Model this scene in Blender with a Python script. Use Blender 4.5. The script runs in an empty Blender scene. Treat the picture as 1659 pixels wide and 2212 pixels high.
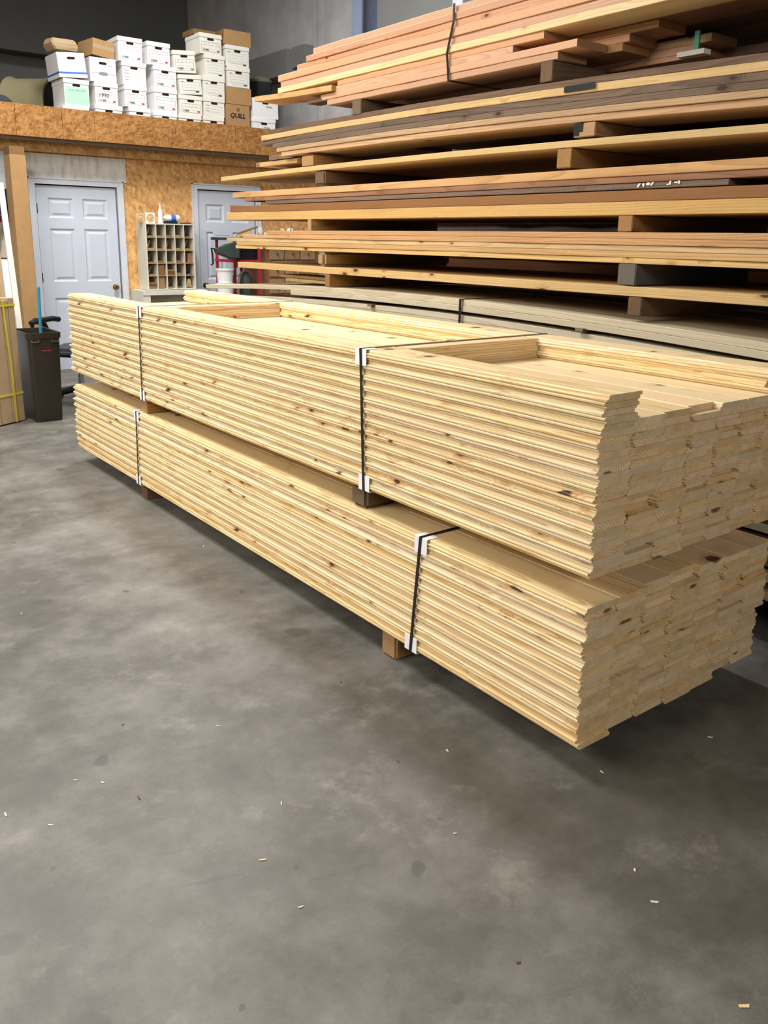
import bpy, bmesh, math, random
from mathutils import Vector, Matrix
random.seed(7)
C = bpy.context.scene.collection
SC = bpy.context.scene
PI = math.pi

# ------------------------------------------------------------------ camera
F_PX, CX, CY, H = 1821.26, 829.5, 980.0, 1.529
YAW, PIT, ROL = 0.65447932, 0.24885271, 0.01742627
fw = Vector((math.sin(YAW)*math.cos(PIT), math.cos(YAW)*math.cos(PIT), -math.sin(PIT)))
_r = Vector((math.cos(YAW), -math.sin(YAW), 0)); _u = _r.cross(fw)
rt = _r*math.cos(ROL) + _u*math.sin(ROL)
up = -_r*math.sin(ROL) + _u*math.cos(ROL)
EYE = Vector((0, 0, H))

def at(x, y, axis, val):
    """point of the place seen at photo pixel x,y on the plane axis=val"""
    d = fw + rt*((x-CX)/F_PX) + up*((CY-y)/F_PX)
    t = (val - EYE[axis])/d[axis]
    return EYE + d*t

cam_d = bpy.data.cameras.new('camera'); cam = bpy.data.objects.new('camera', cam_d); C.objects.link(cam)
m = Matrix((rt, up, -fw)).transposed().to_4x4(); m.translation = EYE
cam.matrix_world = m
cam_d.sensor_fit = 'VERTICAL'; cam_d.sensor_height = 24.0; cam_d.sensor_width = 18.0
cam_d.lens = 24.0*F_PX/2212.0
cam_d.shift_y = -(1106.0-CY)/2212.0
cam_d.clip_end = 100
SC.camera = cam

# ------------------------------------------------------------------ materials
def hexc(s):
    v = [int(s[i:i+2], 16)/255 for i in (0, 2, 4)]
    return tuple((c/12.92 if c <= .04045 else ((c+.055)/1.055)**2.4) for c in v) + (1,)

class NT:
    def __init__(s, name):
        s.m = bpy.data.materials.new(name); s.m.use_nodes = True
        s.t = s.m.node_tree; s.t.nodes.clear()
        s.out = s.n('ShaderNodeOutputMaterial'); s.b = s.n('ShaderNodeBsdfPrincipled')
        s.l(s.b.outputs[0], s.out.inputs[0])
    def n(s, t, **k):
        x = s.t.nodes.new(t)
        for a, b in k.items(): setattr(x, a, b)
        return x
    def l(s, a, b): s.t.links.new(a, b)
    def put(s, sock, v):
        if hasattr(v, 'is_output') or hasattr(v, 'links'): s.l(v, sock)
        else: sock.default_value = v
    def math(s, op, a, b=0.0, c=0.0):
        x = s.n('ShaderNodeMath', operation=op)
        s.put(x.inputs[0], a); s.put(x.inputs[1], b); s.put(x.inputs[2], c)
        return x.outputs[0]
    def vmath(s, op, a, b=(0, 0, 0)):
        x = s.n('ShaderNodeVectorMath', operation=op)
        s.put(x.inputs[0], a)
        if op == 'SCALE': s.put(x.inputs[3], b)
        else: s.put(x.inputs[1], b)
        return x.outputs[1] if op in ('LENGTH', 'DOT_PRODUCT', 'DISTANCE') else x.outputs[0]
    def noise(s, vec, scale, detail=2, rough=.5, col=False):
        x = s.n('ShaderNodeTexNoise'); s.put(x.inputs['Vector'], vec); x.inputs['Scale'].default_value = scale
        x.inputs['Detail'].default_value = detail; x.inputs['Roughness'].default_value = rough
        return x.outputs[1 if col else 0]
    def ramp(s, fac, stops):
        x = s.n('ShaderNodeValToRGB'); e = x.color_ramp.elements
        while len(e) < len(stops): e.new(.5)
        for i, (p, c) in enumerate(stops):
            e[i].position = p; e[i].color = c if len(c) == 4 else tuple(c)+(1,)
        s.put(x.inputs[0], fac); return x.outputs[0]
    def mix(s, fac, a, b, mode='MIX'):
        x = s.n('ShaderNodeMix', data_type='RGBA', blend_type=mode)
        s.put(x.inputs[0], fac); s.put(x.inputs[6], a); s.put(x.inputs[7], b)
        return x.outputs[2]
    def range(s, v, a, b, c=0., d=1.):
        x = s.n('ShaderNodeMapRange'); s.put(x.inputs[0], v)
        for i, q in enumerate((a, b, c, d)): x.inputs[i+1].default_value = q
        return x.outputs[0]
    def obj(s): return s.n('ShaderNodeTexCoord').outputs['Object']
    def fin(s, col, rough=.6, spec=.3, bump=None, bs=.2, bd=.002, metal=0):
        s.put(s.b.inputs['Base Color'], col); s.put(s.b.inputs['Roughness'], rough)
        s.b.inputs['Specular IOR Level'].default_value = spec; s.b.inputs['Metallic'].default_value = metal
        if bump is not None:
            x = s.n('ShaderNodeBump'); x.inputs['Strength'].default_value = bs; x.inputs['Distance'].default_value = bd
            s.l(bump, x.inputs['Height']); s.l(x.outputs[0], s.b.inputs['Normal'])
        return s.m

def plain(name, h, rough=.5, spec=.4, var=.06, metal=0, scale=9):
    s = NT(name); c = hexc(h)
    f = s.noise(s.obj(), scale, 3)
    d = tuple(max(0, x*(1-var*2)) for x in c[:3])+(1,)
    return s.fin(s.ramp(f, [(.3, d), (.7, c)]), rough, spec, metal=metal)

def wood(name, light, mid, dark, knots=.0, ring=.0065, contrast=1.0, endc=None, blotch=.0, vary=.25, rough=.55, streak=.5, saw=0.0):
    """solid wood with growth rings round a pith; length along local Y"""
    s = NT(name)
    P = s.obj()
    rnd = s.n('ShaderNodeObjectInfo').outputs['Random']
    wn = s.n('ShaderNodeTexWhiteNoise', noise_dimensions='1D'); s.l(rnd, wn.inputs['W'])
    sep = s.n('ShaderNodeSeparateColor'); s.l(wn.outputs['Color'], sep.inputs[0])
    R1, R2, R3 = sep.outputs
    off = s.n('ShaderNodeCombineXYZ')
    s.l(s.math('MULTIPLY', R1, 37.0), off.inputs[0]); s.l(s.math('MULTIPLY', R2, 53.0), off.inputs[1]); s.l(s.math('MULTIPLY', R3, 29.0), off.inputs[2])
    Q = s.vmath('ADD', P, off.outputs[0])
    # knots
    kv = s.vmath('MULTIPLY', Q, (8.0, 9.0, 20.0))
    vo = s.n('ShaderNodeTexVoronoi'); s.l(kv, vo.inputs['Vector']); vo.inputs['Scale'].default_value = 1.0
    kd = s.math('ADD', vo.outputs['Distance'], s.math('MULTIPLY', s.math('SUBTRACT', s.noise(Q, 60, 1), .5), .08))
    ks = s.n('ShaderNodeSeparateColor'); s.l(vo.outputs['Color'], ks.inputs[0])
    has = s.math('LESS_THAN', ks.outputs[0], knots)
    size = s.range(ks.outputs[1], 0, 1, .10, .27)
    kmask = s.math('MULTIPLY', has, s.math('SUBTRACT', 1.0, s.range(s.math('DIVIDE', kd, size), .7, 1.05)))
    khalo = s.math('MULTIPLY', has, s.math('SUBTRACT', 1.0, s.range(s.math('DIVIDE', kd, size), .9, 2.6)))
    # rings
    w = s.vmath('SCALE', s.vmath('SUBTRACT', s.noise(s.vmath('MULTIPLY', Q, (3.0, .8, 3.0)), 1.0, 2, .45, col=True), (.5, .5, .5)), .085)
    pith = s.n('ShaderNodeCombineXYZ')
    s.l(s.math('MULTIPLY', s.math('SUBTRACT', R1, .5), .22), pith.inputs[0])
    s.l(s.math('ADD', -.11, s.math('MULTIPLY', R2, .22)), pith.inputs[2])
    D = s.vmath('ADD', s.vmath('SUBTRACT', s.vmath('MULTIPLY', P, (1, 0.0, 1)), pith.outputs[0]), s.vmath('MULTIPLY', w, (1, 0, 1)))
    rr = s.vmath('LENGTH', D)
    rr = s.math('ADD', rr, s.math('MULTIPLY', khalo, .012))
    rr = s.math('ADD', rr, s.math('MULTIPLY', s.noise(s.vmath('MULTIPLY', Q, (60, 2.5, 60)), 1.0, 2), .0035))
    ph = s.math('FRACT', s.math('DIVIDE', rr, s.range(R3, 0, 1, ring*.65, ring*1.4)))
    late = s.math('POWER', ph, 2.2)
    late = s.math('MULTIPLY', late, s.range(ph, 1.0, .9))
    late = s.math('MULTIPLY', late, 1.4*contrast)
    # colour
    st = s.noise(s.vmath('MULTIPLY', Q, (11, .35, 14)), 1.0, 3, .6)
    base = s.mix(s.range(st, .5-.28, .5+.28), light, mid)
    base = s.mix(s.math('MULTIPLY', s.range(R2, 0, 1), streak), base, s.mix(.5, mid, light))
    col = s.mix(late, base, dark)
    if saw: col = s.mix(s.math('MULTIPLY', s.noise(s.vmath('MULTIPLY', Q, (8, 260, 8)), 1.0, 2), saw), col, dark)
    if blotch:
        b = s.noise(s.vmath('MULTIPLY', Q, (4, 1.2, 8)), 1.0, 4, .65)
        col = s.mix(s.math('MULTIPLY', s.range(b, .45, .75), blotch), col, s.mix(.6, dark, (.05, .04, .035, 1)))
    col = s.mix(s.math('MULTIPLY', khalo, .55), col, dark)
    col = s.mix(s.math('MULTIPLY', kmask, .93), col, (.055, .025, .012, 1))
    # end grain (the sawn faces across the length)
    nrm = s.n('ShaderNodeTexCoord').outputs['Normal']
    sx = s.n('ShaderNodeSeparateXYZ'); s.l(nrm, sx.inputs[0])
    isend = s.math('GREATER_THAN', s.math('ABSOLUTE', sx.outputs[1]), .8)
    ec = endc or s.mix(.5, mid, dark)
    ec = s.mix(s.range(R1, .55, 1, 0, .6), ec, s.mix(.35, ec, dark)); ec = s.mix(s.range(R2, .7, 1, 0, .3), ec, (.42, .37, .29, 1))
    e2 = s.mix(s.math('MULTIPLY', late, 1.0), ec, s.mix(.6, ec, (.16, .08, .03, 1)))
    e2 = s.mix(s.range(s.noise(s.vmath('ADD', Q, (3, 0, 9)), 24, 4, .65), .45, .8, 0, .55), e2, s.mix(.7, e2, (.22, .12, .05, 1)))
    e2 = s.mix(s.math('MULTIPLY', kmask, .85), e2, (.09, .035, .015, 1))
    col = s.mix(isend, col, e2)
    hs = s.n('ShaderNodeHueSaturation'); s.l(col, hs.inputs['Color'])
    s.l(s.range(R3, 0, 1, 1-vary, 1+vary*.55), hs.inputs['Value']); s.l(s.range(R1, 0, 1, .9, 1.12), hs.inputs['Saturation'])
    s.l(s.range(R2, 0, 1, .491, .503), hs.inputs['Hue'])
    return s.fin(hs.outputs[0], rough, .35, bump=late, bs=.12, bd=.001)

def osb(name, a, b, c, scale=1.0, st=(14, 40, 46)):
    s = NT(name); P = s.obj()
    w = s.vmath('ADD', P, s.vmath('SCALE', s.noise(P, 9*scale, 2, .5, col=True), .06))
    def chips(rot, sc, ofs):
        mp = s.n('ShaderNodeMapping'); s.l(s.vmath('ADD', w, ofs), mp.inputs[0]); mp.inputs['Rotation'].default_value = (rot*.3, rot, rot*.5)
        v = s.n('ShaderNodeTexVoronoi'); s.l(s.vmath('MULTIPLY', mp.outputs[0], tuple(sc*q for q in st)), v.inputs['Vector'])
        v.inputs['Scale'].default_value = scale
        x = s.n('ShaderNodeSeparateColor'); s.l(v.outputs['Color'], x.inputs[0]); return x.outputs[0]
    f1, f2, f3 = chips(.2, 1, (0, 0, 0)), chips(1.1, .9, (3, 1, 2)), chips(-.6, 1.3, (7, 5, 1))
    f = s.math('ADD', s.math('MULTIPLY', f1, .42), s.math('ADD', s.math('MULTIPLY', f2, .34), s.math('MULTIPLY', f3, .24)))
    f = s.math('ADD', f, s.math('MULTIPLY', s.math('SUBTRACT', s.noise(P, 60, 2), .5), .4))
    f = s.math('ADD', f, s.math('MULTIPLY', s.math('SUBTRACT', s.noise(P, 1.3, 3), .5), .35))
    col = s.ramp(f, [(.02, c), (.4, b), (.66, a), (.97, tuple(min(1, x*1.25) for x in a[:3]))])
    return s.fin(col, .65, .2, bump=f, bs=.25, bd=.002)

M = {}
M['pine'] = wood('pine_wood', hexc('F4E7C2'), hexc('E8CC94'), hexc('BE9052'), knots=.28, ring=.0066, contrast=.62, endc=hexc('EACFA2'), vary=.09, rough=.45)  # end grain colour raised in place of light on the board ends
M['pinep'] = M['pine']
M['redwood'] = wood('redwood', hexc('DDB392'), hexc('CF9E7A'), hexc('A8714C'), knots=.05, ring=.005, contrast=.45, endc=hexc('9C7250'), vary=.16)
M['sapwood'] = wood('pale_sapwood', hexc('EEDCB0'), hexc('E4C892'), hexc('C09860'), knots=.05, ring=.006, contrast=.4, vary=.08)
M['yellow'] = wood('yellow_rough_wood', hexc('E2C894'), hexc('D6B478'), hexc('A07840'), knots=.12, ring=.009, contrast=.35, blotch=.25, vary=.12, saw=.25, rough=.75)
M['tan'] = wood('tan_rough_wood', hexc('DAB88C'), hexc('C8A072'), hexc('926A40'), knots=.12, ring=.009, contrast=.4, blotch=.3, vary=.14, saw=.3, rough=.75)
M['brown'] = wood('red_brown_wood', hexc('A97A50'), hexc('90603C'), hexc('5C3820'), knots=.05, ring=.008, contrast=.35, blotch=.3, vary=.12, saw=.2, rough=.75)
M['grey'] = wood('weathered_wood', hexc('967E68'), hexc('7A6453'), hexc('463629'), knots=.1, ring=.008, contrast=.4, blotch=.5, vary=.15, saw=.35, rough=.85)
M['beige'] = wood('beige_wood', hexc('D2C8B0'), hexc('C2B69A'), hexc('9C8E70'), knots=.0, ring=.008, contrast=.3, blotch=.08, vary=.10, rough=.65)
M['block'] = wood('dunnage_wood', hexc('B8935E'), hexc('98703F'), hexc('5E4020'), knots=.1, ring=.008, contrast=.5, endc=hexc('B08A5C'), blotch=.35, vary=.2, saw=.2, rough=.8)
M['dblock'] = wood('dark_dunnage_wood', hexc('7A6247'), hexc('5E4931'), hexc('3A2B1C'), knots=.05, ring=.008, contrast=.4, endc=hexc('6A543C'), blotch=.4, vary=.1, rough=.85)
M['bblock'] = wood('blue_black_dunnage_wood', hexc('5C5D5E'), hexc('47494D'), hexc('2C2E33'), knots=.0, ring=.008, contrast=.3, endc=hexc('65625C'), blotch=.4, vary=.1, rough=.7)
M['osb'] = osb('oriented_strand_board', hexc('AA7C48'), hexc('986836'), hexc('734A24'), 1.0, (18, 44, 60))
M['osbwall'] = osb('oriented_strand_board_wall', hexc('DDAE72'), hexc('CF9C60'), hexc('AE7A48'), .8, (44, 44, 15))
M['white'] = plain('white_paint', 'CCD2DC', .4, .4, .02)
M['trimw'] = plain('white_trim_paint', 'D4D8DE', .45, .4, .03)
M['cream'] = plain('cream_paint', 'DEDBC8', .55, .3, .05, scale=5)
M['wpanel'] = plain('off_white_board', 'E6E2D4', .6, .3, .04)
M['card'] = plain('cardboard', 'B28C5E', .8, .15, .06)
M['card2'] = plain('greyish_cardboard', 'B49A78', .8, .15, .05)
M['cardd'] = plain('dark_cardboard', '8A6A44', .85, .1, .08)
M['paper'] = plain('white_box_board', 'F2F1EE', .7, .2, .02)
M['paper2'] = plain('ivory_box_board', 'E9E6D8', .7, .2, .03)
M['ink'] = plain('grey_ink', '8C8E94', .7, .1)
M['inkd'] = plain('dark_ink', '3B3C42', .7, .1)
M['red_ink'] = plain('red_ink', 'C25560', .7, .1)
M['pink_ink'] = plain('pink_ink', 'E6B9BC', .7, .1)
M['blue_ink'] = plain('blue_ink', '5878C8', .7, .1)
M['green_paper'] = plain('mint_green_paper', 'AFE0C0', .7, .1, .02)
M['hole'] = plain('painted_hole_shade', '3A2318', .9, .05)
M['strap'] = plain('black_plastic_strap', '1C1712', .35, .5)
M['ystrap'] = plain('yellow_plastic_strap', 'D6C23E', .4, .4)
M['guard'] = plain('white_card_corner', 'F0EFF0', .6, .3, .02)
M['steel'] = plain('bluish_grey_steel', '8C97AE', .5, .4, .05)
M['metal'] = plain('brushed_metal', 'C8C8C8', .25, .5, .05, metal=1)
M['brass'] = plain('brass', 'C9A860', .25, .5, .05, metal=1)
M['nickel'] = plain('dark_nickel', '8A8378', .25, .5, .05, metal=1)
M['bin'] = plain('dark_brown_plastic', '2E2820', .38, .45, .05)
M['black'] = plain('black_plastic', '1E1E20', .4, .4, .05)
M['foamgrey'] = plain('grey_fabric', '4A4C50', .8, .1, .1)
M['blue'] = plain('blue_plastic_handle', '2E8FB4', .35, .45, .03)
M['red'] = plain('red_painted_steel', 'B2293C', .4, .4, .05)
M['dgrey'] = plain('dark_grey_plastic', '3B3D3E', .5, .3, .08)
M['green'] = plain('dark_green_plastic', '3C4A40', .5, .3, .08)
M['greenstrap'] = plain('green_plastic_strap', '4FA37C', .45, .4)
M['tube'] = plain('olive_tan_fibre', '8C8262', .8, .15, .08, scale=3)
M['navy'] = plain('navy_cloth', '27384F', .9, .1, .2, scale=20)
M['maroon'] = plain('maroon_cloth', '8A3440', .9, .1, .1)
M['offwhitebag'] = plain('off_white_plastic_bag', 'D8D4C6', .5, .3, .08)
M['ceil'] = plain('dark_grey_ceiling_paint', '6A6C68', .9, .1, .1, scale=.6)
M['darkwall'] = plain('dark_grey_wall_paint', '8C8C88', .9, .1, .15, scale=.5)
M['khaki'] = plain('khaki_lid', '7E8468', .6, .2)
M['drawer'] = wood('drawer_wood', hexc('C49A60'), hexc('A87C46'), hexc('7A5428'), contrast=.4, vary=.1)
M['rosette'] = plain('bare_wood', 'D8B98A', .6, .2, .05)

def m_block():
    s = NT('painted_block_wall'); P = s.obj()
    f = s.noise(P, 2.2, 4, .6); g = s.noise(P, 45, 3, .6)
    col = s.ramp(f, [(.3, hexc('A9A7A6')), (.7, hexc('C6C4C2'))])
    return s.fin(col, .8, .15, bump=g, bs=.5, bd=.006)
M['blockwall'] = m_block()
def m_streak():
    s = NT('streaky_whitewash'); P = s.obj()
    f = s.noise(s.vmath('MULTIPLY', P, (16, 16, 3)), 1.0, 4, .7)
    return s.fin(s.ramp(f, [(.3, hexc('B8B3A4')), (.5, hexc('D5D2C8')), (.75, hexc('E2E0DA'))]), .7, .2)
M['whitewash'] = m_streak()
def m_floor():
    s = NT('polished_concrete'); P = s.obj()
    warp = s.vmath('ADD', P, s.vmath('SCALE', s.noise(P, 1.6, 3, .6, col=True), .35))
    a = s.noise(warp, .75, 6, .62); b = s.noise(P, 4.2, 6, .7); c = s.noise(P, 120, 3, .7)
    f = s.math('ADD', s.math('MULTIPLY', a, .5), s.math('ADD', s.math('MULTIPLY', b, .44), s.math('MULTIPLY', c, .07)))
    col = s.ramp(f, [(.33, hexc('3F3C36')), (.47, hexc('5C5952')), (.58, hexc('75726B')), (.72, hexc('94918A'))])
    hue = s.noise(warp, .55, 3, .5)
    col = s.mix(s.range(hue, .45, .7, 0, .35), col, hexc('6A6256'))
    # round drips and stains
    v = s.n('ShaderNodeTexVoronoi', voronoi_dimensions='2D'); s.l(s.vmath('ADD', P, s.vmath('SCALE', s.noise(P, 7, 2, .5, col=True), .09)), v.inputs['Vector']); v.inputs['Scale'].default_value = 3.3
    vs = s.n('ShaderNodeSeparateColor'); s.l(v.outputs['Color'], vs.inputs[0])
    spot = s.math('MULTIPLY', s.math('LESS_THAN', vs.outputs[0], .6), s.math('SUBTRACT', 1, s.range(s.math('DIVIDE', v.outputs['Distance'], s.math('ADD', .02, s.math('MULTIPLY', s.math('POWER', vs.outputs[1], 2.5), .2))), .75, 1.05)))
    col = s.mix(s.math('MULTIPLY', spot, s.math('MULTIPLY', vs.outputs[2], .8)), col, hexc('45443C'))
    # scuffs dragged across
    mp = s.n('ShaderNodeMapping'); s.l(P, mp.inputs[0]); mp.inputs['Rotation'].default_value = (0, 0, .35)
    sc = s.noise(s.vmath('MULTIPLY', mp.outputs[0], (1.3, 26, 1)), 1.0, 4, .75)
    gate = s.range(s.noise(P, 1.9, 2), .5, .68)
    col = s.mix(s.math('MULTIPLY', s.math('MULTIPLY', s.range(sc, .58, .72), gate), .5), col, hexc('3A362D'))
    pale = s.math('MULTIPLY', s.range(s.noise(P, 2.7, 8, .78), .56, .74), .5)
    col = s.mix(pale, col, hexc('A09B8E'))
    sp = s.range(s.noise(P, 38, 5, .8), .62, .74); col = s.mix(s.math('MULTIPLY', sp, .35), col, hexc('48453E'))
    rough = s.range(a, .3, .7, .38, .6)
    return s.fin(col, rough, .35, bump=c, bs=.06, bd=.002)
M['floor'] = m_floor()
def m_glow():
    s = NT('lamp_tube'); s.put(s.b.inputs['Base Color'], (1, 1, 1, 1))
    s.b.inputs['Emission Color'].default_value = (1, .97, .9, 1); s.b.inputs['Emission Strength'].default_value = 3
    return s.m
M['glow'] = m_glow()

# ------------------------------------------------------------------ mesh helpers
class MB:
    def __init__(s): s.v = []; s.f = []; s.mi = []; s.sm = []
    def quad(s, pts, mi=0):
        b = len(s.v); s.v += [tuple(p) for p in pts]; s.f.append(tuple(range(b, b+len(pts)))); s.mi.append(mi); s.sm.append(False)
    def box(s, x0, x1, y0, y1, z0, z1, mi=0, mat=None):
        b = len(s.v)
        P = [(x, y, z) for z in (z0, z1) for y in (y0, y1) for x in (x0, x1)]
        if mat is not None: P = [tuple(mat @ Vector(p)) for p in P]
        s.v += P
        for f in ((0, 2, 3, 1), (4, 5, 7, 6), (0, 1, 5, 4), (2, 6, 7, 3), (0, 4, 6, 2), (1, 3, 7, 5)):
            s.f.append(tuple(b+i for i in f)); s.mi.append(mi); s.sm.append(False)
        return s
    def sweep(s, rings, mi=0, smooth=False, cap=True):
        """rings: list of equally long point loops"""
        b = len(s.v); n = len(rings[0])
        for r in rings: s.v += [tuple(p) for p in r]
        for k in range(len(rings)-1):
            for i in range(n):
                j = (i+1) % n
                s.f.append((b+k*n+i, b+k*n+j, b+(k+1)*n+j, b+(k+1)*n+i)); s.mi.append(mi); s.sm.append(smooth)
        if cap:
            s.f.append(tuple(b+i for i in range(n))[::-1]); s.f.append(tuple(b+(len(rings)-1)*n+i for i in range(n)))
            s.mi += [mi, mi]; s.sm += [False, False]
        return s
    def tube(s, path, r, n=8, mi=0, cap=True):
        path = [Vector(p) for p in path]; rings = []
        rs = r if isinstance(r, (list, tuple)) else [r]*len(path)
        prev = None
        for i, p in enumerate(path):
            t = (path[min(i+1, len(path)-1)] - path[max(i-1, 0)]).normalized()
            a = prev if prev is not None else (Vector((0, 0, 1)) if abs(t.z) < .9 else Vector((1, 0, 0)))
            u = (a - t*a.dot(t)).normalized(); prev = u; w = t.cross(u)
            rings.append([p + (u*math.cos(2*PI*k/n) + w*math.sin(2*PI*k/n))*rs[i] for k in range(n)])
        return s.sweep(rings, mi, True, cap)
    def lathe(s, prof, n=20, o=(0, 0, 0), axis='Z', mi=0):
        rings = []
        for r, h in prof:
            ring = []
            for k in range(n):
                a = 2*PI*k/n; c, d = r*math.cos(a), r*math.sin(a)
                p = {'Z': (c, d, h), 'Y': (d, h, c), 'X': (h, c, d)}[axis]
                ring.append((o[0]+p[0], o[1]+p[1], o[2]+p[2]))
            rings.append(ring)
        return s.sweep(rings, mi, True, True)
    def build(s, name, mats, parent=None, loc=(0, 0, 0), rot=(0, 0, 0), bevel=0, local=False):
        me = bpy.data.meshes.new(name)
        loc = Vector(loc)
        vs = s.v if local else [tuple(Vector(p)-loc) for p in s.v]
        me.from_pydata(vs, [], s.f)
        for mt in (mats if isinstance(mats, (list, tuple)) else [mats]): me.materials.append(mt)
        for p, mi, sm in zip(me.polygons, s.mi, s.sm): p.material_index = mi; p.use_smooth = sm
        bm = bmesh.new(); bm.from_mesh(me)
        if bevel:
            bmesh.ops.bevel(bm, geom=bm.edges[:], offset=bevel, segments=2, affect='EDGES', clamp_overlap=True)
        bmesh.ops.recalc_face_normals(bm, faces=bm.faces)
        bm.to_mesh(me); bm.free()
        if any(s.sm): me.set_sharp_from_angle(angle=math.radians(40))
        o = bpy.data.objects.new(name, me); C.objects.link(o)
        if parent is not None: o.parent = parent
        o.location = loc; o.rotation_euler = rot
        return o

def tag(o, label, cat, group=None):
    o['label'] = label; o['category'] = cat
    if group: o['group'] = group
    return o
def empty(name, label, cat, loc=(0, 0, 0), rot=(0, 0, 0), group=None):
    o = bpy.data.objects.new(name, None); C.objects.link(o); o.location = loc; o.rotation_euler = rot
    o.empty_display_size = .1
    return tag(o, label, cat, group)
def struct(o): o['kind'] = 'structure'; return o
def text(body, size, mat, parent, loc, rot=(PI/2, 0, 0), name='lettering', shear=0, bold=0, ext=.0005):
    c = bpy.data.curves.new(name, 'FONT'); c.body = body; c.size = size; c.align_x = 'CENTER'; c.align_y = 'CENTER'
    c.extrude = ext; c.shear = shear; c.offset = bold; c.resolution_u = 2
    o = bpy.data.objects.new(name, c); C.objects.link(o); o.data.materials.append(mat)
    me = bpy.data.meshes.new_from_object(o.evaluated_get(bpy.context.evaluated_depsgraph_get()))
    bpy.data.objects.remove(o); o = bpy.data.objects.new(name, me); C.objects.link(o)
    if not me.materials: me.materials.append(mat)
    o.parent = parent; o.location = loc; o.rotation_euler = rot
    return o
ORD = ('first second third fourth fifth sixth seventh eighth ninth tenth eleventh twelfth thirteenth fourteenth fifteenth sixteenth seventeenth '
       'eighteenth nineteenth twentieth twenty-first twenty-second twenty-third twenty-fourth twenty-fifth twenty-sixth').split()

# ------------------------------------------------------------------ room shell
YW = 9.99            # the strand-board wall with the two doors
XR = 6.5             # right wall
b = MB(); b.box(-6, XR+.2, -4, 15, -.1, 0); struct(b.build('floor', M['floor'], loc=(0, 0, 0)))
b = MB(); b.box(-6, XR+.2, -4, 15, 6.2, 6.3); struct(b.build('ceiling', M['ceil']))
b = MB(); b.box(-6, XR+.2, 14.4, 14.6, 0, 6.2); struct(b.build('wall_far', M['darkwall']))
b = MB(); b.box(XR, XR+.2, -4, 14.4, 0, 6.2); struct(b.build('wall_right', M['blockwall']))
b = MB(); b.box(-6.2, -6, -4, 15, 0, 6.2); struct(b.build('wall_left', M['blockwall']))
b = MB(); b.box(-6.2, XR+.2, -4.2, -4, 0, 6.2); struct(b.build('wall_near', M['blockwall']))
b = MB(); _q = at(50, 111, 1, 13.9).z; b.box(-6, XR, 13.9, 14.1, _q, 6.2); struct(b.build('beam_bulkhead', M['ceil']))
# pilaster seam and ledge on the right wall
b = MB()
b.box(XR-.035, XR, 9.93, 9.97, 0, 6.1); b.box(XR-.05, XR, 10.0, 10.05, 0, 6.1)
struct(b.build('trim_1', M['blockwall']))
b = MB(); b.box(XR-.28, XR, 10.35, 14.4, 3.62, 3.93); b.box(XR-.2, XR-.02, 10.05, 10.35, 3.7, 3.95)
struct(b.build('trim_2', M['darkwall']))
# steel stanchions against the right wall with a dark opening between them
b = MB(); b.box(XR-.32, XR-.3, 8.62, 8.82, 0, 6.1); b.box(XR-.02, XR, 8.62, 8.82, 0, 6.1); b.box(XR-.3, XR-.02, 8.71, 8.73, 0, 6.1)
struct(b.build('column_1', M['steel']))
b = MB(); b.box(XR-.32, XR-.3, 6.9, 7.05, 0, 6.1); b.box(XR-.02, XR, 6.9, 7.05, 0, 6.1); b.box(XR-.3, XR-.02, 6.97, 6.99, 0, 6.1)
struct(b.build('column_2', M['trimw']))
b = MB(); b.box(XR-.1, XR-.005, 7.05, 8.62, 2.0, 6.1); struct(b.build('wall_right_panel', M['darkwall']))
# strand-board wall with doors; plain white wall left of the post
D1 = (2.80, 3.69, 2.045); D2 = (4.715, 5.50, 2.075)
b = MB()
b.box(2.62, D1[0]-.03, YW, YW+.1, 0, 2.6); b.box(D1[0]-.03, D1[1]+.03, YW, YW+.1, D1[2]+.02, 2.6)
b.box(D1[1]+.03, D2[0]-.03, YW, YW+.1, 0, 2.6); b.box(D2[0]-.03, D2[1]+.03, YW, YW+.1, D2[2]+.02, 2.6)
b.box(D2[1]+.03, XR, YW, YW+.1, 0, 2.6)
struct(b.build('wall_back', M['osbwall']))
b = MB(); b.box(-6, 2.62, YW, YW+.1, 0, 2.6); struct(b.build('wall_back_left', M['trimw']))
b = MB(); b.box(2.70, 3.82, YW-.012, YW, 2.115, 2.375); struct(b.build('trim_3', M['whitewash']))
# storage loft: deck, recessed beam face, strand-board parapet
b = MB(); b.box(-6, XR, 9.66, 14.4, 2.56, 2.60); struct(b.build('floor_loft', M['osb']))
b = MB(); b.box(-6, XR, 9.86, 9.985, 2.385, 2.555); struct(b.build('beam', M['osbwall']))
b = MB()
xs = [-6, -2, .5, 2.1, 2.55, 3.02, 3.36, 4.25, 4.6, 5.05, 5.9]
for x0, x1 in zip(xs, xs[1:]): b.box(x0, x1-.004, 9.60, 9.655, 2.505+random.uniform(-.004, .004), 2.812+random.uniform(-.002, .002))
struct(b.build('beam_parapet', M['osb']))
b = MB(); b.box(-6, XR, 9.657, 9.72, 2.47, 2.555); struct(b.build('beam_rim', M['dblock']))

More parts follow.
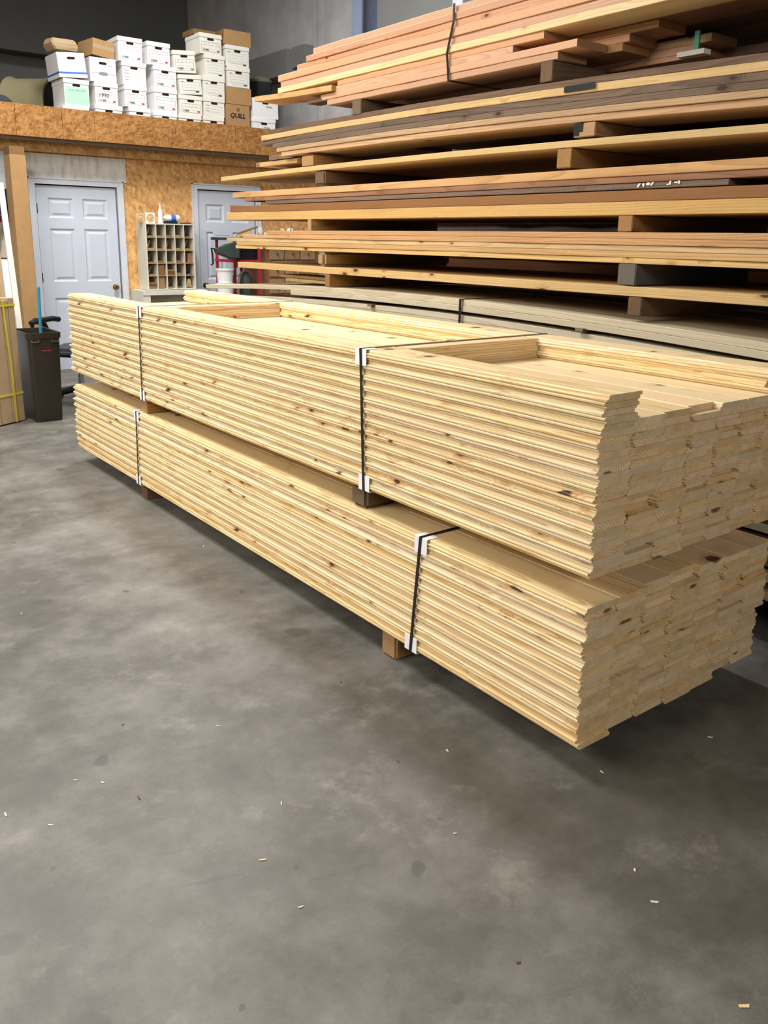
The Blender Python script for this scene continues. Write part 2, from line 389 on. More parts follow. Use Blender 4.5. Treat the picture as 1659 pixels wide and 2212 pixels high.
def make_door(n, x0, x1, ztop, knob_left):
    b = MB(); W = x1-x0; yf = YW+.012
    xs = [0, .135*W, .45*W, .565*W, .885*W, W]
    zs = [0, .25, .82, 1.0, 1.585, 1.70, 1.915, ztop]
    for i in range(5):
        for j in range(7):
            a0, a1, c0, c1 = x0+xs[i], x0+xs[i+1], zs[j], zs[j+1]
            if i in (1, 3) and j in (1, 3, 5):
                R = [(a0, a1, c0, c1, 0), (a0+.018, a1-.018, c0+.018, c1-.018, .014), (a0+.03, a1-.03, c0+.03, c1-.03, .014), (a0+.055, a1-.055, c0+.055, c1-.055, .003)]
                L = [[(p[0], yf+p[4], p[2]), (p[1], yf+p[4], p[2]), (p[1], yf+p[4], p[3]), (p[0], yf+p[4], p[3])] for p in R]
                for k in range(3):
                    for q in range(4): b.quad([L[k][q], L[k][(q+1) % 4], L[k+1][(q+1) % 4], L[k+1][q]])
                b.quad(L[3])
            else: b.quad([(a0, yf, c0), (a1, yf, c0), (a1, yf, c1), (a0, yf, c1)])
    b.box(x0, x1, yf+.02, yf+.05, 0, ztop)
    d = struct(b.build('door_%d' % n, M['white'], loc=(x0, YW, 0)))
    kx = x0+.065 if knob_left else x1-.065
    k = MB(); k.lathe([(.032, 0), (.032, -.008), (.012, -.012), (.012, -.035), (.028, -.045), (.03, -.06), (.02, -.072), (.0, -.074)], 16, (kx, yf, .93), 'Y')
    o = k.build('door_knob', M['nickel'] if knob_left else M['brass'], d, (kx, yf, .93)); o.location = Vector((kx, yf, .93))-d.location
    if not knob_left:
        for z in (.2, 1.05, 1.8):
            h = MB(); h.box(x0-.012, x0+.008, yf-.006, yf, z-.05, z+.05); o = h.build('hinge', M['nickel'], d, (x0, yf, z)); o.location = Vector((x0, yf, z))-d.location
    c = MB()
    for e, (p, q) in enumerate(((.0, .062), )):
        c.box(x0-.075, x0-.012, YW-.022, YW+.01, 0, ztop+.07); c.box(x1+.012, x1+.075, YW-.022, YW+.01, 0, ztop+.07)
        c.box(x0-.012, x1+.012, YW-.022, YW+.01, ztop+.012, ztop+.07)
        c.box(x0-.082, x0-.07, YW-.03, YW+.01, 0, ztop+.078); c.box(x1+.07, x1+.082, YW-.03, YW+.01, 0, ztop+.078); c.box(x0-.082, x1+.082, YW-.03, YW+.01, ztop+.066, ztop+.08)
        c.box(x0-.03, x0-.012, YW, YW+.09, 0, ztop+.02); c.box(x1+.012, x1+.03, YW, YW+.09, 0, ztop+.02); c.box(x0-.03, x1+.03, YW, YW+.09, ztop+.012, ztop+.02)
    struct(c.build('trim_%d' % (n+3), M['trimw']))
make_door(1, *D1, False); make_door(2, *D2, True)

# ------------------------------------------------------------------ strapped pine bundles
LIP, BW, T, PITCH = .009, .131, .0198, .1402
def pine_profile(flip):
    c, r, h = .0035, .003, T/2
    P = [(-LIP+r, 0), (BW-.001, 0), (BW, .001), (BW, h), (BW+LIP-.001, h), (BW+LIP-.001, T-c), (BW+LIP-c, T), (c, T), (0, T-c), (0, h-.0008), (-LIP+r, h-.0008), (-LIP, h-r), (-LIP, r)]
    if flip: P = [(x, T-z) for x, z in reversed(P)]
    return P
def pine_mesh(L, flip):
    P = pine_profile(flip); b = MB()
    b.sweep([[(x, y, z) for x, z in P] for y in (0, L)])
    me = bpy.data.meshes.new('pine_board'); me.from_pydata(b.v, [], b.f); me.materials.append(M['pine'])
    bm = bmesh.new(); bm.from_mesh(me); bmesh.ops.recalc_face_normals(bm, faces=bm.faces); bm.to_mesh(me); bm.free()
    return me
LB = 4.405
PM = {(k, f): pine_mesh(LB+.012*k, f) for k in range(4) for f in (0, 1)}
def pine(x, y, z, k, f, label, group, rz=0, me=None):
    o = bpy.data.objects.new('pine_board', me or PM[(k, f)]); C.objects.link(o)
    o.location = (x, y, z); o.rotation_euler = (0, 0, rz)
    tag(o, label, 'board', group); return o
X0, Y0 = 1.776, 1.372
COLN = ['front column', 'second column from the front', 'third column from the front', 'middle column', 'third column from the back', 'second column from the back', 'back column']
def stagger(c, lay, cache={}):
    key = (c, lay//random.choice((2, 2, 4)))
    if key not in cache: cache[key] = random.choice((0, 0, .002, -.004, .006, .010, .014, .02, .028))
    return cache[key] + random.uniform(-.002, .002)
def pack(name, z0, n, lay_name):
    for lay in range(n):
        fl = 1 if lay % 2 == 0 else 0
        jx = random.uniform(-.0015, .0015)
        for c in range(7):
            dy = stagger((name, c), lay) if c else random.uniform(-.006, .008) - (.004 if lay < 3 else 0)
            fromtop = n-1-lay
            lab = ('top course' if fromtop == 0 else 'bottom course' if lay == 0 else ORD[fromtop]+' course from the top')
            pine(X0+c*PITCH+jx+.0002*c, Y0+dy, z0+lay*.02, random.randrange(4), fl,
                 'pine board of the %s bundle, %s, %s' % (name, COLN[c], lab), 'yellow pine boards of the %s bundle' % name)
Z1, N1 = .10, 22
Z2, N2 = .627, 22
pack('lower', Z1, N1, '')
pack('upper', Z2, N2, '')
ZT1 = Z1+N1*.02; ZF = Z2+N2*.02; ZT2 = ZF+4*.02
# raised rim rows and the short cross rows on the upper bundle
for q in range(4):
    fl = 1 if q % 2 == 0 else 0
    w = ['lowest', 'second lowest', 'second highest', 'topmost'][q]
    pine(X0+random.uniform(-.001, .001), Y0-.012+random.uniform(-.004, .006)+(.012 if q == 1 else 0), ZF+q*.02, 1, fl, 'yellow pine board, %s of the raised front rim on the upper bundle' % w, 'raised front rim boards')
    o = pine(X0+6*PITCH, Y0+.01+random.uniform(-.008, .012), ZF+q*.02, 3, fl, 'yellow pine board, %s of the raised back rim on the upper bundle' % w, 'raised back rim boards')
cross = {f: pine_mesh(.685, f) for f in (0, 1)}
for nm, yy in (('near', 2.372), ('far', 4.452)):
    for q in range(4):
        fl = 1 if q % 2 == 0 else 0
        w = ['lowest', 'second lowest', 'second highest', 'topmost'][q]
        pine(X0+PITCH+.008, yy+.14, ZF+q*.02, 0, fl, 'short pine cross board, %s of the %s cross row on the upper bundle' % (w, nm), 'short %s cross boards' % nm, -PI/2, cross[fl])

# straps with white corner guards
def strap(name, label, ytop, ybot, z0, z1, x0=X0-LIP, x1=X0+7*PITCH, guards=True, which=''):
    h = .0075; e = .0035; b = MB()
    pts = [(x0-e, ybot, z0-e), (x0-e, ytop, z1+e), (x1+e, ytop+.02, z1+e), (x1+e, ybot, z0-e)]
    inn = [(x0-e+.0012, ybot, z0-e+.0012), (x0-e+.0012, ytop, z1+e-.0012), (x1+e-.0012, ytop+.02, z1+e-.0012), (x1+e-.0012, ybot, z0-e+.0012)]
    for k in range(4):
        j = (k+1) % 4
        A, B, a, d = [Vector(p) for p in (pts[k], pts[j], inn[k], inn[j])]
        w = Vector((0, h, 0))
        b.sweep([[A-w, A+w, a+w, a-w], [B-w, B+w, d+w, d-w]])
    o = b.build(name, M['strap'], loc=(x0, ybot, z0)); tag(o, label, 'strap', 'black plastic straps round the pine bundles')
    s = MB(); s.box(x0+.42, x0+.46, ytop+.008-.01, ytop+.008+.012, z1+e, z1+e+.003)
    s.build('seal', M['metal'], o, (x0+.44, ytop+.008, z1)).location = Vector((x0+.44, ytop+.008, z1))-o.location
    if guards:
        for zz, y, sg, nm in ((z1, ytop, 1, 'top'), (z0, ybot, -1, 'bottom')):
            g = MB(); t = .0016
            xa = x0-.0006
            lo, hi = (zz-.058, zz+.0006) if sg > 0 else (zz-.0006, zz+.056)
            g.box(xa-t, xa, y-.033, y+.033, lo, hi)
            zz2 = zz+.0006*sg
            g.box(xa, xa+.05, y-.033, y+.033, *sorted((zz2, zz2+t*sg)))
            g2 = g.build('corner_guard', M['guard'], loc=(x0, y, zz))
            tag(g2, 'white card corner guard, %s front edge, %s' % (nm, which), 'corner guard', 'white card corner guards')
strap('strap', 'black plastic strap at the far end of the upper pine bundle', 4.536, 4.549, Z2, ZT2, which='far strap of the upper bundle')
strap('strap', 'black plastic strap round the near half of the upper pine bundle', 2.448, 2.42, Z2, ZT2, which='near strap of the upper bundle')
strap('strap', 'black plastic strap at the far end of the lower pine bundle', 4.66, 4.68, Z1, ZT1, which='far strap of the lower bundle')
strap('strap', 'black plastic strap round the near half of the lower pine bundle', 2.085, 2.125, Z1, ZT1, which='near strap of the lower bundle')

# dunnage blocks (length along X: local Y turned to world X)
def beam(name, label, mat, x0, x1, yc, w, z0, z1, group=None, bev=.003):
    b = MB(); b.box(-w/2, w/2, 0, x1-x0, 0, z1-z0)
    o = b.build(name, mat, loc=(x0, yc, z0), rot=(0, 0, -PI/2), bevel=bev, local=True)
    return tag(o, label, 'timber block', group)
beam('timber_block', 'dark wooden bearer between the two pine bundles, near the front strap', M['dblock'], 1.79, 2.76, 2.49, .10, ZT1+.0005, Z2-.0005, bev=.012)
beam('timber_block', 'brown wooden bearer between the two pine bundles at their far end', M['block'], 1.795, 2.76, 4.606, .09, ZT1+.0005, Z2-.0005)
beam('timber_block', 'pale wooden bearer on the floor under the near end of the lower bundle', M['block'], 1.79, 2.76, 2.285, .09, 0.0005, Z1-.0005, bev=.008)
beam('timber_block', 'wooden bearer on the floor under the far end of the lower bundle', M['dblock'], 1.805, 2.76, 4.70, .09, 0.0005, Z1-.0005)

# ------------------------------------------------------------------ stacked lumber along the right
XS = 3.10
def plank(name, label, mat, yl, yr, z0, z1, xf=0., depth=.28, sag=(0, 0, 0), group=None, wav=.0025, cat='plank', taper=0):
    """plank along Y; sag = height offsets at the left end, the middle (y 3.3) and y 1.7"""
    n = 14; rings = []; x0 = XS+xf
    p1, p2, p3 = (6.2, sag[0]), (3.3, sag[1]), (1.7, sag[2])
    def sg(y):
        y = max(1.2, y)
        return (p1[1]*(y-p2[0])*(y-p3[0])/((p1[0]-p2[0])*(p1[0]-p3[0])) + p2[1]*(y-p1[0])*(y-p3[0])/((p2[0]-p1[0])*(p2[0]-p3[0]))
                + p3[1]*(y-p1[0])*(y-p2[0])/((p3[0]-p1[0])*(p3[0]-p2[0])))
    for k in range(n+1):
        y = yr+(yl-yr)*k/n; d = sg(y); a = random.uniform(-wav, wav); e = .002
        t = taper*k/n
        w0, w1 = x0+a, x0+depth
        rings.append([(w0+e, y, z0+d+t), (w1, y, z0+d+t), (w1, y, z1+d-.0008), (w0+e, y, z1+d-.0008), (w0, y, z1+d-.0008-e), (w0, y, z0+d+t+e)])
    b = MB(); b.sweep(rings)
    o = b.build(name, mat, loc=(x0, yr, z0)); return tag(o, label, cat, group)

def ye(px, z): # Y on the front plane where photo column px meets height z
    lo, hi = .5, 9.
    for _ in range(40):
        mid = (lo+hi)/2; v = Vector((XS, mid, z))-EYE; q = v.dot(fw)
        x = CX+F_PX*v.dot(rt)/q
        if x > px: lo = mid
        else: hi = mid
    return (lo+hi)/2
YR = .9
# --- top tier: redwood bundle
bz = [2.68, 2.645, 2.61, 2.575, 2.535, 2.497, 2.463, 2.43, 2.397, 2.363, 2.33]
lefts = [675, 641, 641, 602, 606, 602, 727, 722, 693, 706]
rights = [None, None, None, None, None, None, 1173, 1106, 1248, 1204]
for i in range(10):
    zc = (bz[i]+bz[i+1])/2
    yl = ye(lefts[i], zc) + (0 if i != 1 else -.12)
    yr = YR if rights[i] is None else ye(rights[i], zc)
    pos = ['topmost', 'second', 'third', 'fourth', 'fifth', 'pale sixth', 'short seventh', 'short eighth', 'short ninth', 'lowest'][i]
    plank('redwood_board', ('pale yellow board, sixth from the top of the redwood bundle' if i == 5 else 'reddish board, %s from the top at the front of the redwood bundle' % pos if i not in (0, 9) else 'reddish board, %s at the front of the redwood bundle' % pos),
          M['sapwood' if i == 5 else 'redwood'], yl, yr, bz[i+1], bz[i], xf=random.uniform(-.006, .006), depth=.2, group='redwood bundle front boards', cat='board')
for j in range(4):
    plank('redwood_board', 'reddish board on the underside of the redwood bundle, %s row back from the front' % ['first', 'second', 'third', 'fourth'][j], M['dblock' if j % 2 else 'brown'], 4.6-.1*j, YR, 2.463, 2.497, xf=.21+.2*j, depth=.195, group='redwood bundle boards behind the front', cat='board')  # shade under the bundle painted in with darker woods
for j in range(2): plank('redwood_board', 'thick reddish board low at the back of the redwood bundle, %s one' % ['inner', 'outer'][j], M['brown'], 4.4, 3.1, 2.3305, 2.4625, xf=.63+.2*j, depth=.19, cat='board', group='thick boards at the back of the redwood bundle')
dz = [(1307, 2.43, 2.463, .21), (1247, 2.397, 2.43, .21), (1309, 2.385, 2.42, .42), (1279, 2.352, 2.385, .42), (1233, 2.363, 2.397, .21), (1300, 2.33, 2.352, .42)]
for k, (px, z0, z1, xo) in enumerate(dz):
    o = plank('redwood_board', 'short reddish board ending under the redwood bundle, %s of the set-back ends' % ORD[k], M['redwood' if k % 2 else 'tan'], 4.6, ye(px, z0)-xo*.55, z0, z1, xf=xo, depth=.2, group='short set-back redwood boards', cat='board')
# rough plank jutting out at the left
p0 = at(553, 215, 0, XS-.02); p1 = at(719, 190, 0, XS-.02)
b = MB(); b.sweep([[(XS-.03, p, z-.02), (XS+.18, p, z-.022), (XS+.18, p, z+.005), (XS-.03, p, z+.012)] for p, z in ((p1.y, p1.z+.005), ((p0.y+p1.y)/2, (p0.z+p1.z)/2), (p0.y, p0.z+.006))])
o = b.build('rough_plank', M['tan'], loc=(XS, p1.y, p1.z)); tag(o, 'pale rough plank jutting out left below the redwood bundle', 'plank')
b = MB(); q0 = at(672, 205, 0, XS+.03); q1 = at(716, 194, 0, XS+.03)
b.box(XS+.0, XS+.1, q1.y, q0.y, q1.z-.062, q1.z-.045); tag(b.build('batten', M['grey'], loc=q1), 'thin dark batten end under the jutting pale plank', 'batten')
# strap of the redwood bundle
b = MB(); ys, y2 = ye(985, 2.68), ye(972, 2.33)
ps = [(XS-.012, ys, 2.684), (XS-.016, ys-.005, 2.6), (XS-.012, (ys+y2)/2+.03, 2.46), (XS-.01, y2, 2.326), (XS+.8, y2, 2.326)]
for A, B in zip(ps, ps[1:]):
    A, B = Vector(A), Vector(B); w = Vector((0, .007, 0)); n_ = (B-A).cross(w).normalized()*.0015
    b.sweep([[A-w-n_, A+w-n_, A+w+n_, A-w+n_], [B-w-n_, B+w-n_, B+w+n_, B-w+n_]])
tag(b.build('strap', M['strap'], loc=ps[0]), 'dark strap round the redwood bundle at the top of the rack', 'strap')

G = 'bearers under the stacked lumber'
def blk(label, mat, pxc, z0, z1, w=.09, depth=1.1, bev=.003, xf=0.0):
    return beam('timber_block', label, mat, XS+xf, XS+depth, ye(pxc, (z0+z1)/2), w, z0+.0004, z1-.0004, G, bev)
blk('grey-brown bearer under the redwood bundle, near the right', M['dblock'], 1180, 2.24, 2.329, .075)
blk('dark grey bearer under the left end of the redwood bundle', M['dblock'], 770, 2.245, 2.329, .09)

# --- second tier
tier2 = [('grey', 581, 2.235, 2.205, 'dark grey-brown plank, topmost of the tier under the redwood bundle'), ('yellow', 566, 2.205, 2.171, 'yellow plank, second in the tier under the redwood bundle'),
         ('grey', 562, 2.171, 2.140, 'purple-grey plank, third in the tier under the redwood bundle'), ('grey', 590, 2.140, 2.110, 'weathered plank, fourth in the tier under the redwood bundle'),
         ('tan', 598, 2.110, 2.082, 'tan wavy-edged plank, fifth in the tier under the redwood bundle'), ('tan', 606, 2.082, 2.052, 'light tan plank, lowest of the tier under the redwood bundle')]
S2 = (0, .008, -.028)
for mt, px, z1, z0, lab in tier2:
    plank('rough_plank', lab, M[mt], ye(px, z1), YR, z0, z1, xf=random.uniform(-.008, .008), depth=.3, sag=S2, wav=.004, group='second tier of rough lumber')
b = MB(); y_a, y_b = ye(1222, 2.19), ye(1289, 2.19)
b.box(XS-.0115, XS-.0095, y_b, y_a, 2.178, 2.204); tag(b.build('black_tape', M['black'], loc=(XS, y_b, 2.18)), 'black patch of tape on the yellow plank of the second tier', 'tape')
for j in range(3):
    plank('rough_plank', 'rough plank behind the front of the second tier, %s row back' % ORD[j], M['grey'], 4.15, YR, 2.062, 2.232, xf=.31+.27*j, depth=.26, sag=S2, group='second tier planks behind the front')
plank('rough_plank', 'tan plank peeking out lowest at the left of the second tier', M['tan'], ye(547, 2.04), 5.12, 2.02, 2.048, xf=.05, depth=.26)
for j, (px, z) in enumerate(((528, 2.10), (500, 2.06))):
    plank('rough_plank', ['grey plank with a worn end sticking out left of the second tier', 'grey plank with a white-painted end sticking out furthest left of the second tier'][j], M['grey'], ye(px, z)+.2, 4.2, z, z+.035, xf=.32+.0*j, depth=.3)
for j in range(3):
    plank('weathered_plank', 'weathered silver-grey plank lying at the back on the second tier, %s layer' % ['lower', 'middle', 'upper'][j], M['grey'], 2.78-.06*j, YR, 2.245+.05*j, 2.285+.05*j, xf=.55+.03*j, depth=.3, group='silver-grey planks at the back')
p = at(1497, 112, 0, 3.45)
b = MB(); b.box(3.44, 3.45, p.y-.03, p.y-.008, p.z, p.z+.08); tag(b.build('green_strap', M['greenstrap'], loc=p), 'green strap hanging in the gap under the redwood bundle at right', 'strap')
p = at(1490, 118, 0, 3.40)
b = MB(); b.box(3.38, 3.43, p.y-.08, p.y+.05, p.z-.008, p.z+.012); tag(b.build('batten', M['wpanel'], loc=p), 'white batten end lying on the second tier at right', 'batten')
blk('tan bearer with a split top between the second and third tiers, far left', M['block'], 664, 1.984, 2.047, .14)
cb = blk('bearer with a charred black corner between the second and third tiers', M['block'], 1262, 1.984, 2.044, .12)
b = MB(); b.box(-.0592, -.006, -.0012, .02, .022, .0585); b.box(-.0592, -.026, -.0012, .02, .006, .022); b.build('charred_corner', M['black'], cb, local=True)
# --- third tier: one long pale plank
plank('rough_plank', 'long pale yellow plank lying alone between two rows of bearers', M['yellow'], ye(477, 1.97), YR, 1.95, 1.981, depth=.3, sag=(-.012, 0, -.018), group='third tier')
for j in range(3): plank('rough_plank', 'rough plank beside the lone pale plank, %s row back' % ORD[j], M['tan'], 6.0-.2*j, YR, 1.95, 1.981, xf=.305+.28*j, depth=.275, sag=(-.012, 0, -.018), group='third tier planks behind the front')
blk('grey-brown bearer under the lone pale plank, far left', M['dblock'], 690, 1.862, 1.946, .12, bev=.01)
blk('light brown bearer under the lone pale plank at right', M['block'], 1218, 1.858, 1.943, .085)
# --- fourth tier
t4 = [('tan', 502, 1.852, 1.812, 'tan plank with sapwood edge, topmost of the thick-plank tier'), ('brown', 527, 1.812, 1.784, 'red-brown board, second in the thick-plank tier'), ('grey', 572, 1.782, 1.758, 'grey board with white painted marks, third in the thick-plank tier'),
      ('brown', 497, 1.754, 1.708, 'thick orange-brown plank, fourth in the thick-plank tier'), ('yellow', 490, 1.708, 1.652, 'thick yellow plank, lowest of the thick-plank tier')]
for i, (mt, px, z1, z0, lab) in enumerate(t4):
    yr = YR if i != 2 else ye(1572, 1.77)
    o = plank('thick_plank', lab, M[mt], ye(px, z1), yr, z0, z1, xf=.006 if i in (1, 2) else 0, depth=.3, sag=(0, -.004, -.004), group='thick-plank tier')
    if i == 2:
        zc = 1.769
        def dab(pts):
            mk = MB(); mk.quad([(XS+.0005, ye(1340+q/5.2, zc), zc+.001-.00035*(r-315)) for q, r in pts])
            q = mk.build('painted_mark', M['wpanel'], o, o.location); q.location = (0, 0, 0); q['label'] = 'white paint stroke of upside-down writing'
        dab([(188, 345), (205, 345), (228, 298), (205, 300), (190, 325)]); dab([(258, 342), (245, 325), (248, 300), (262, 296), (272, 318), (268, 338)])
        dab([(285, 312), (300, 294), (330, 296), (335, 315), (318, 327), (295, 325)]); dab([(335, 334), (352, 334), (375, 295), (370, 290), (350, 295)])
        dab([(515, 330), (568, 330), (568, 286), (548, 290), (548, 316), (518, 322)]); dab([(600, 312), (640, 318), (640, 296), (605, 298)]); dab([(645, 325), (668, 325), (668, 290), (640, 290), (648, 300)])
for j in range(3): plank('thick_plank', 'thick plank behind the front of the thick-plank tier, %s row back' % ORD[j], M['yellow'], 5.6, YR, 1.648, 1.70, xf=.31+.28*j, depth=.27, group='thick-plank tier behind the front')
blk('end of a pale bearer under the thick-plank tier, far left', M['block'], 668, 1.578, 1.650, .045)
blk('orange-brown bearer under the thick-plank tier at right', M['block'], 1350, 1.578, 1.646, .075)
# --- fifth tier
t5 = [('tan', 577, 1.578, 1.551, 'topmost pinkish plank'), ('tan', 526, 1.551, 1.524, 'second plank'), ('yellow', 490, 1.524, 1.499, 'third and longest plank'), ('tan', 512, 1.499, 1.472, 'fourth plank with dark bark edge'), ('yellow', 509, 1.472, 1.447, 'lowest plank')]
for i, (mt, px, z1, z0, lab) in enumerate(t5):
    plank('rough_plank', '%s of the thin five-board tier below eye level' % lab, M[mt], ye(px, z0), YR, z0, z1, xf=random.uniform(-.006, .01), depth=.3, sag=(-.004, 0, -.002), wav=.004, group='five-board tier')
for j in range(3): plank('rough_plank', 'plank behind the front of the five-board tier, %s row back' % ORD[j], M['tan'], 5.4, YR, 1.447, 1.575, xf=.31+.28*j, depth=.27, group='five-board tier behind the front')
blk('rounded pale bearer under the five-board tier, far left', M['block'], 692, 1.35, 1.443, .085, bev=.018)
blk('blue-black square bearer under the five-board tier at right', M['bblock'], 1353, 1.353, 1.445, .095, depth=.9, bev=.004)
# --- sixth tier
plank('rough_plank', 'single yellow plank above the beige boards', M['yellow'], ye(513, 1.33), YR, 1.308, 1.35, depth=.3, sag=(-.006, 0, 0), group='sixth tier')
for j in range(3): plank('rough_plank', 'rough plank beside the single yellow plank above the beige boards, %s row back' % ORD[j], M['tan'], 6.0-.1*j, YR, 1.308, 1.349, xf=.305+.28*j, depth=.275, sag=(-.006, 0, 0), group='sixth tier planks behind the front')
blk('brown bearer on the beige boards, far left', M['block'], 707, 1.224, 1.305, .055)
blk('grey-brown bearer on the beige boards at right', M['dblock'], 1370, 1.226, 1.306, .07)
# --- beige surfaced boards down to the floor
SB = (-.062, 0, -.05)
bz = [(1.225, 1.192, 444, 'topmost'), (1.192, 1.160, 628, 'second'), (1.140, 1.109, 470, 'third'), (1.109, 1.078, 624, 'fourth'), (1.055, 1.023, 520, 'fifth'), (1.022, .990, 540, 'sixth'), (.970, .938, 540, 'seventh'), (.937, .905, 530, 'eighth')]
for i, (z1, z0, px, w) in enumerate(bz):
    plank('beige_board', '%s beige surfaced board at the front of the pile behind the pine bundles' % w, M['beige'], ye(px, z1-.05), YR, z0, z1, xf=random.uniform(-.004, .006), depth=.24, sag=tuple(s*[1, 1, 1, 1, .95, .95, .9, .9][i] for s in SB), wav=.001, group='beige surfaced boards', cat='board')
for j in range(4):
    plank('beige_board', 'beige surfaced board on top of the pile, %s row back' % ORD[j], M['beige'], [6.45, 6.2, 6.5, 6.1][j], YR, 1.19, 1.224-.002*(j % 2), xf=.245+.24*j, depth=.235, sag=SB, wav=.001, group='beige boards on top of the pile', cat='board')
for j in range(2):
    plank('beige_board', 'short pale offcut board lying on the beige pile, %s' % ['lower', 'upper'][j], M['sapwood'], 5.4+.15*j, 4.75, 1.226+.022*j, 1.247+.022*j, xf=.12+.03*j, depth=.2, cat='board', group='short offcuts on the beige pile')
for k, (px, z) in enumerate(((805, 1.15), (1258, 1.15), (815, 1.069), (1245, 1.069), (1262, .987))):
    y = ye(px, z); d = -.008 if px < 900 else -.006
    b = MB(); b.box(-.022, .022, 0, 1.02, 0, .0125)
    o = b.build('sticker_strip', M['dblock'], loc=(XS-.025, y, z-.0088+d), rot=(0, 0, -PI/2), local=True)
    tag(o, 'dark spacer strip between beige boards, %s' % ['upper gap at left', 'upper gap at right', 'lower gap at left', 'lower gap at right', 'lowest gap at right'][k], 'spacer strip', 'spacer strips in the beige pile')
yb = ye(998, 1.2)
b = MB(); b.box(XS-.014, XS-.0125, yb-.009, yb+.009, .97, 1.228); b.box(XS-.0125, XS+.9, yb-.009, yb+.009, 1.2265, 1.228); tag(b.build('strap', M['strap'], loc=(XS, yb, .97)), 'black strap round the beige boards behind the pine bundles', 'strap')
zz = .80; i = 0
while zz > .16:
    z0 = zz-.036
    plank('rough_plank', 'dim plank of the low pile beside the pine bundle, %s from its top' % ORD[i], M[['beige', 'grey', 'tan', 'grey'][i % 4]], 5.6, 1.0+random.uniform(-.08, .05), z0, zz, xf=random.uniform(-.02, .03), depth=.9, group='planks of the low pile', wav=.003)
    zz = z0-(.02 if i % 3 == 2 else .001); i += 1
ZB = zz
for y, w in ((1.35, 'near'), (3.2, 'middle'), (5.2, 'far')):
    beam('timber_block', 'floor bearer under the low plank pile, %s one' % w, M['dblock'], XS+.02, XS+.95, y, .09, 0.0005, ZB, 'floor bearers of the low pile')

# timbers added behind the rack so its gaps read dark
zz = 0.0005; k = 0
while zz < 2.3:
    th = random.uniform(.10, .14)
    plank('gap_backing_timber', 'thick timber added behind the rack to darken its gaps, %s from the floor' % ORD[k], M[['dblock', 'grey', 'brown'][k % 3]], 5.85+random.uniform(-.15, .15), 1.6, zz, zz+th, xf=1.35+random.uniform(-.03, .03), depth=.8, group='timbers added behind the rack to darken its gaps')
    zz += th+.0015; k += 1
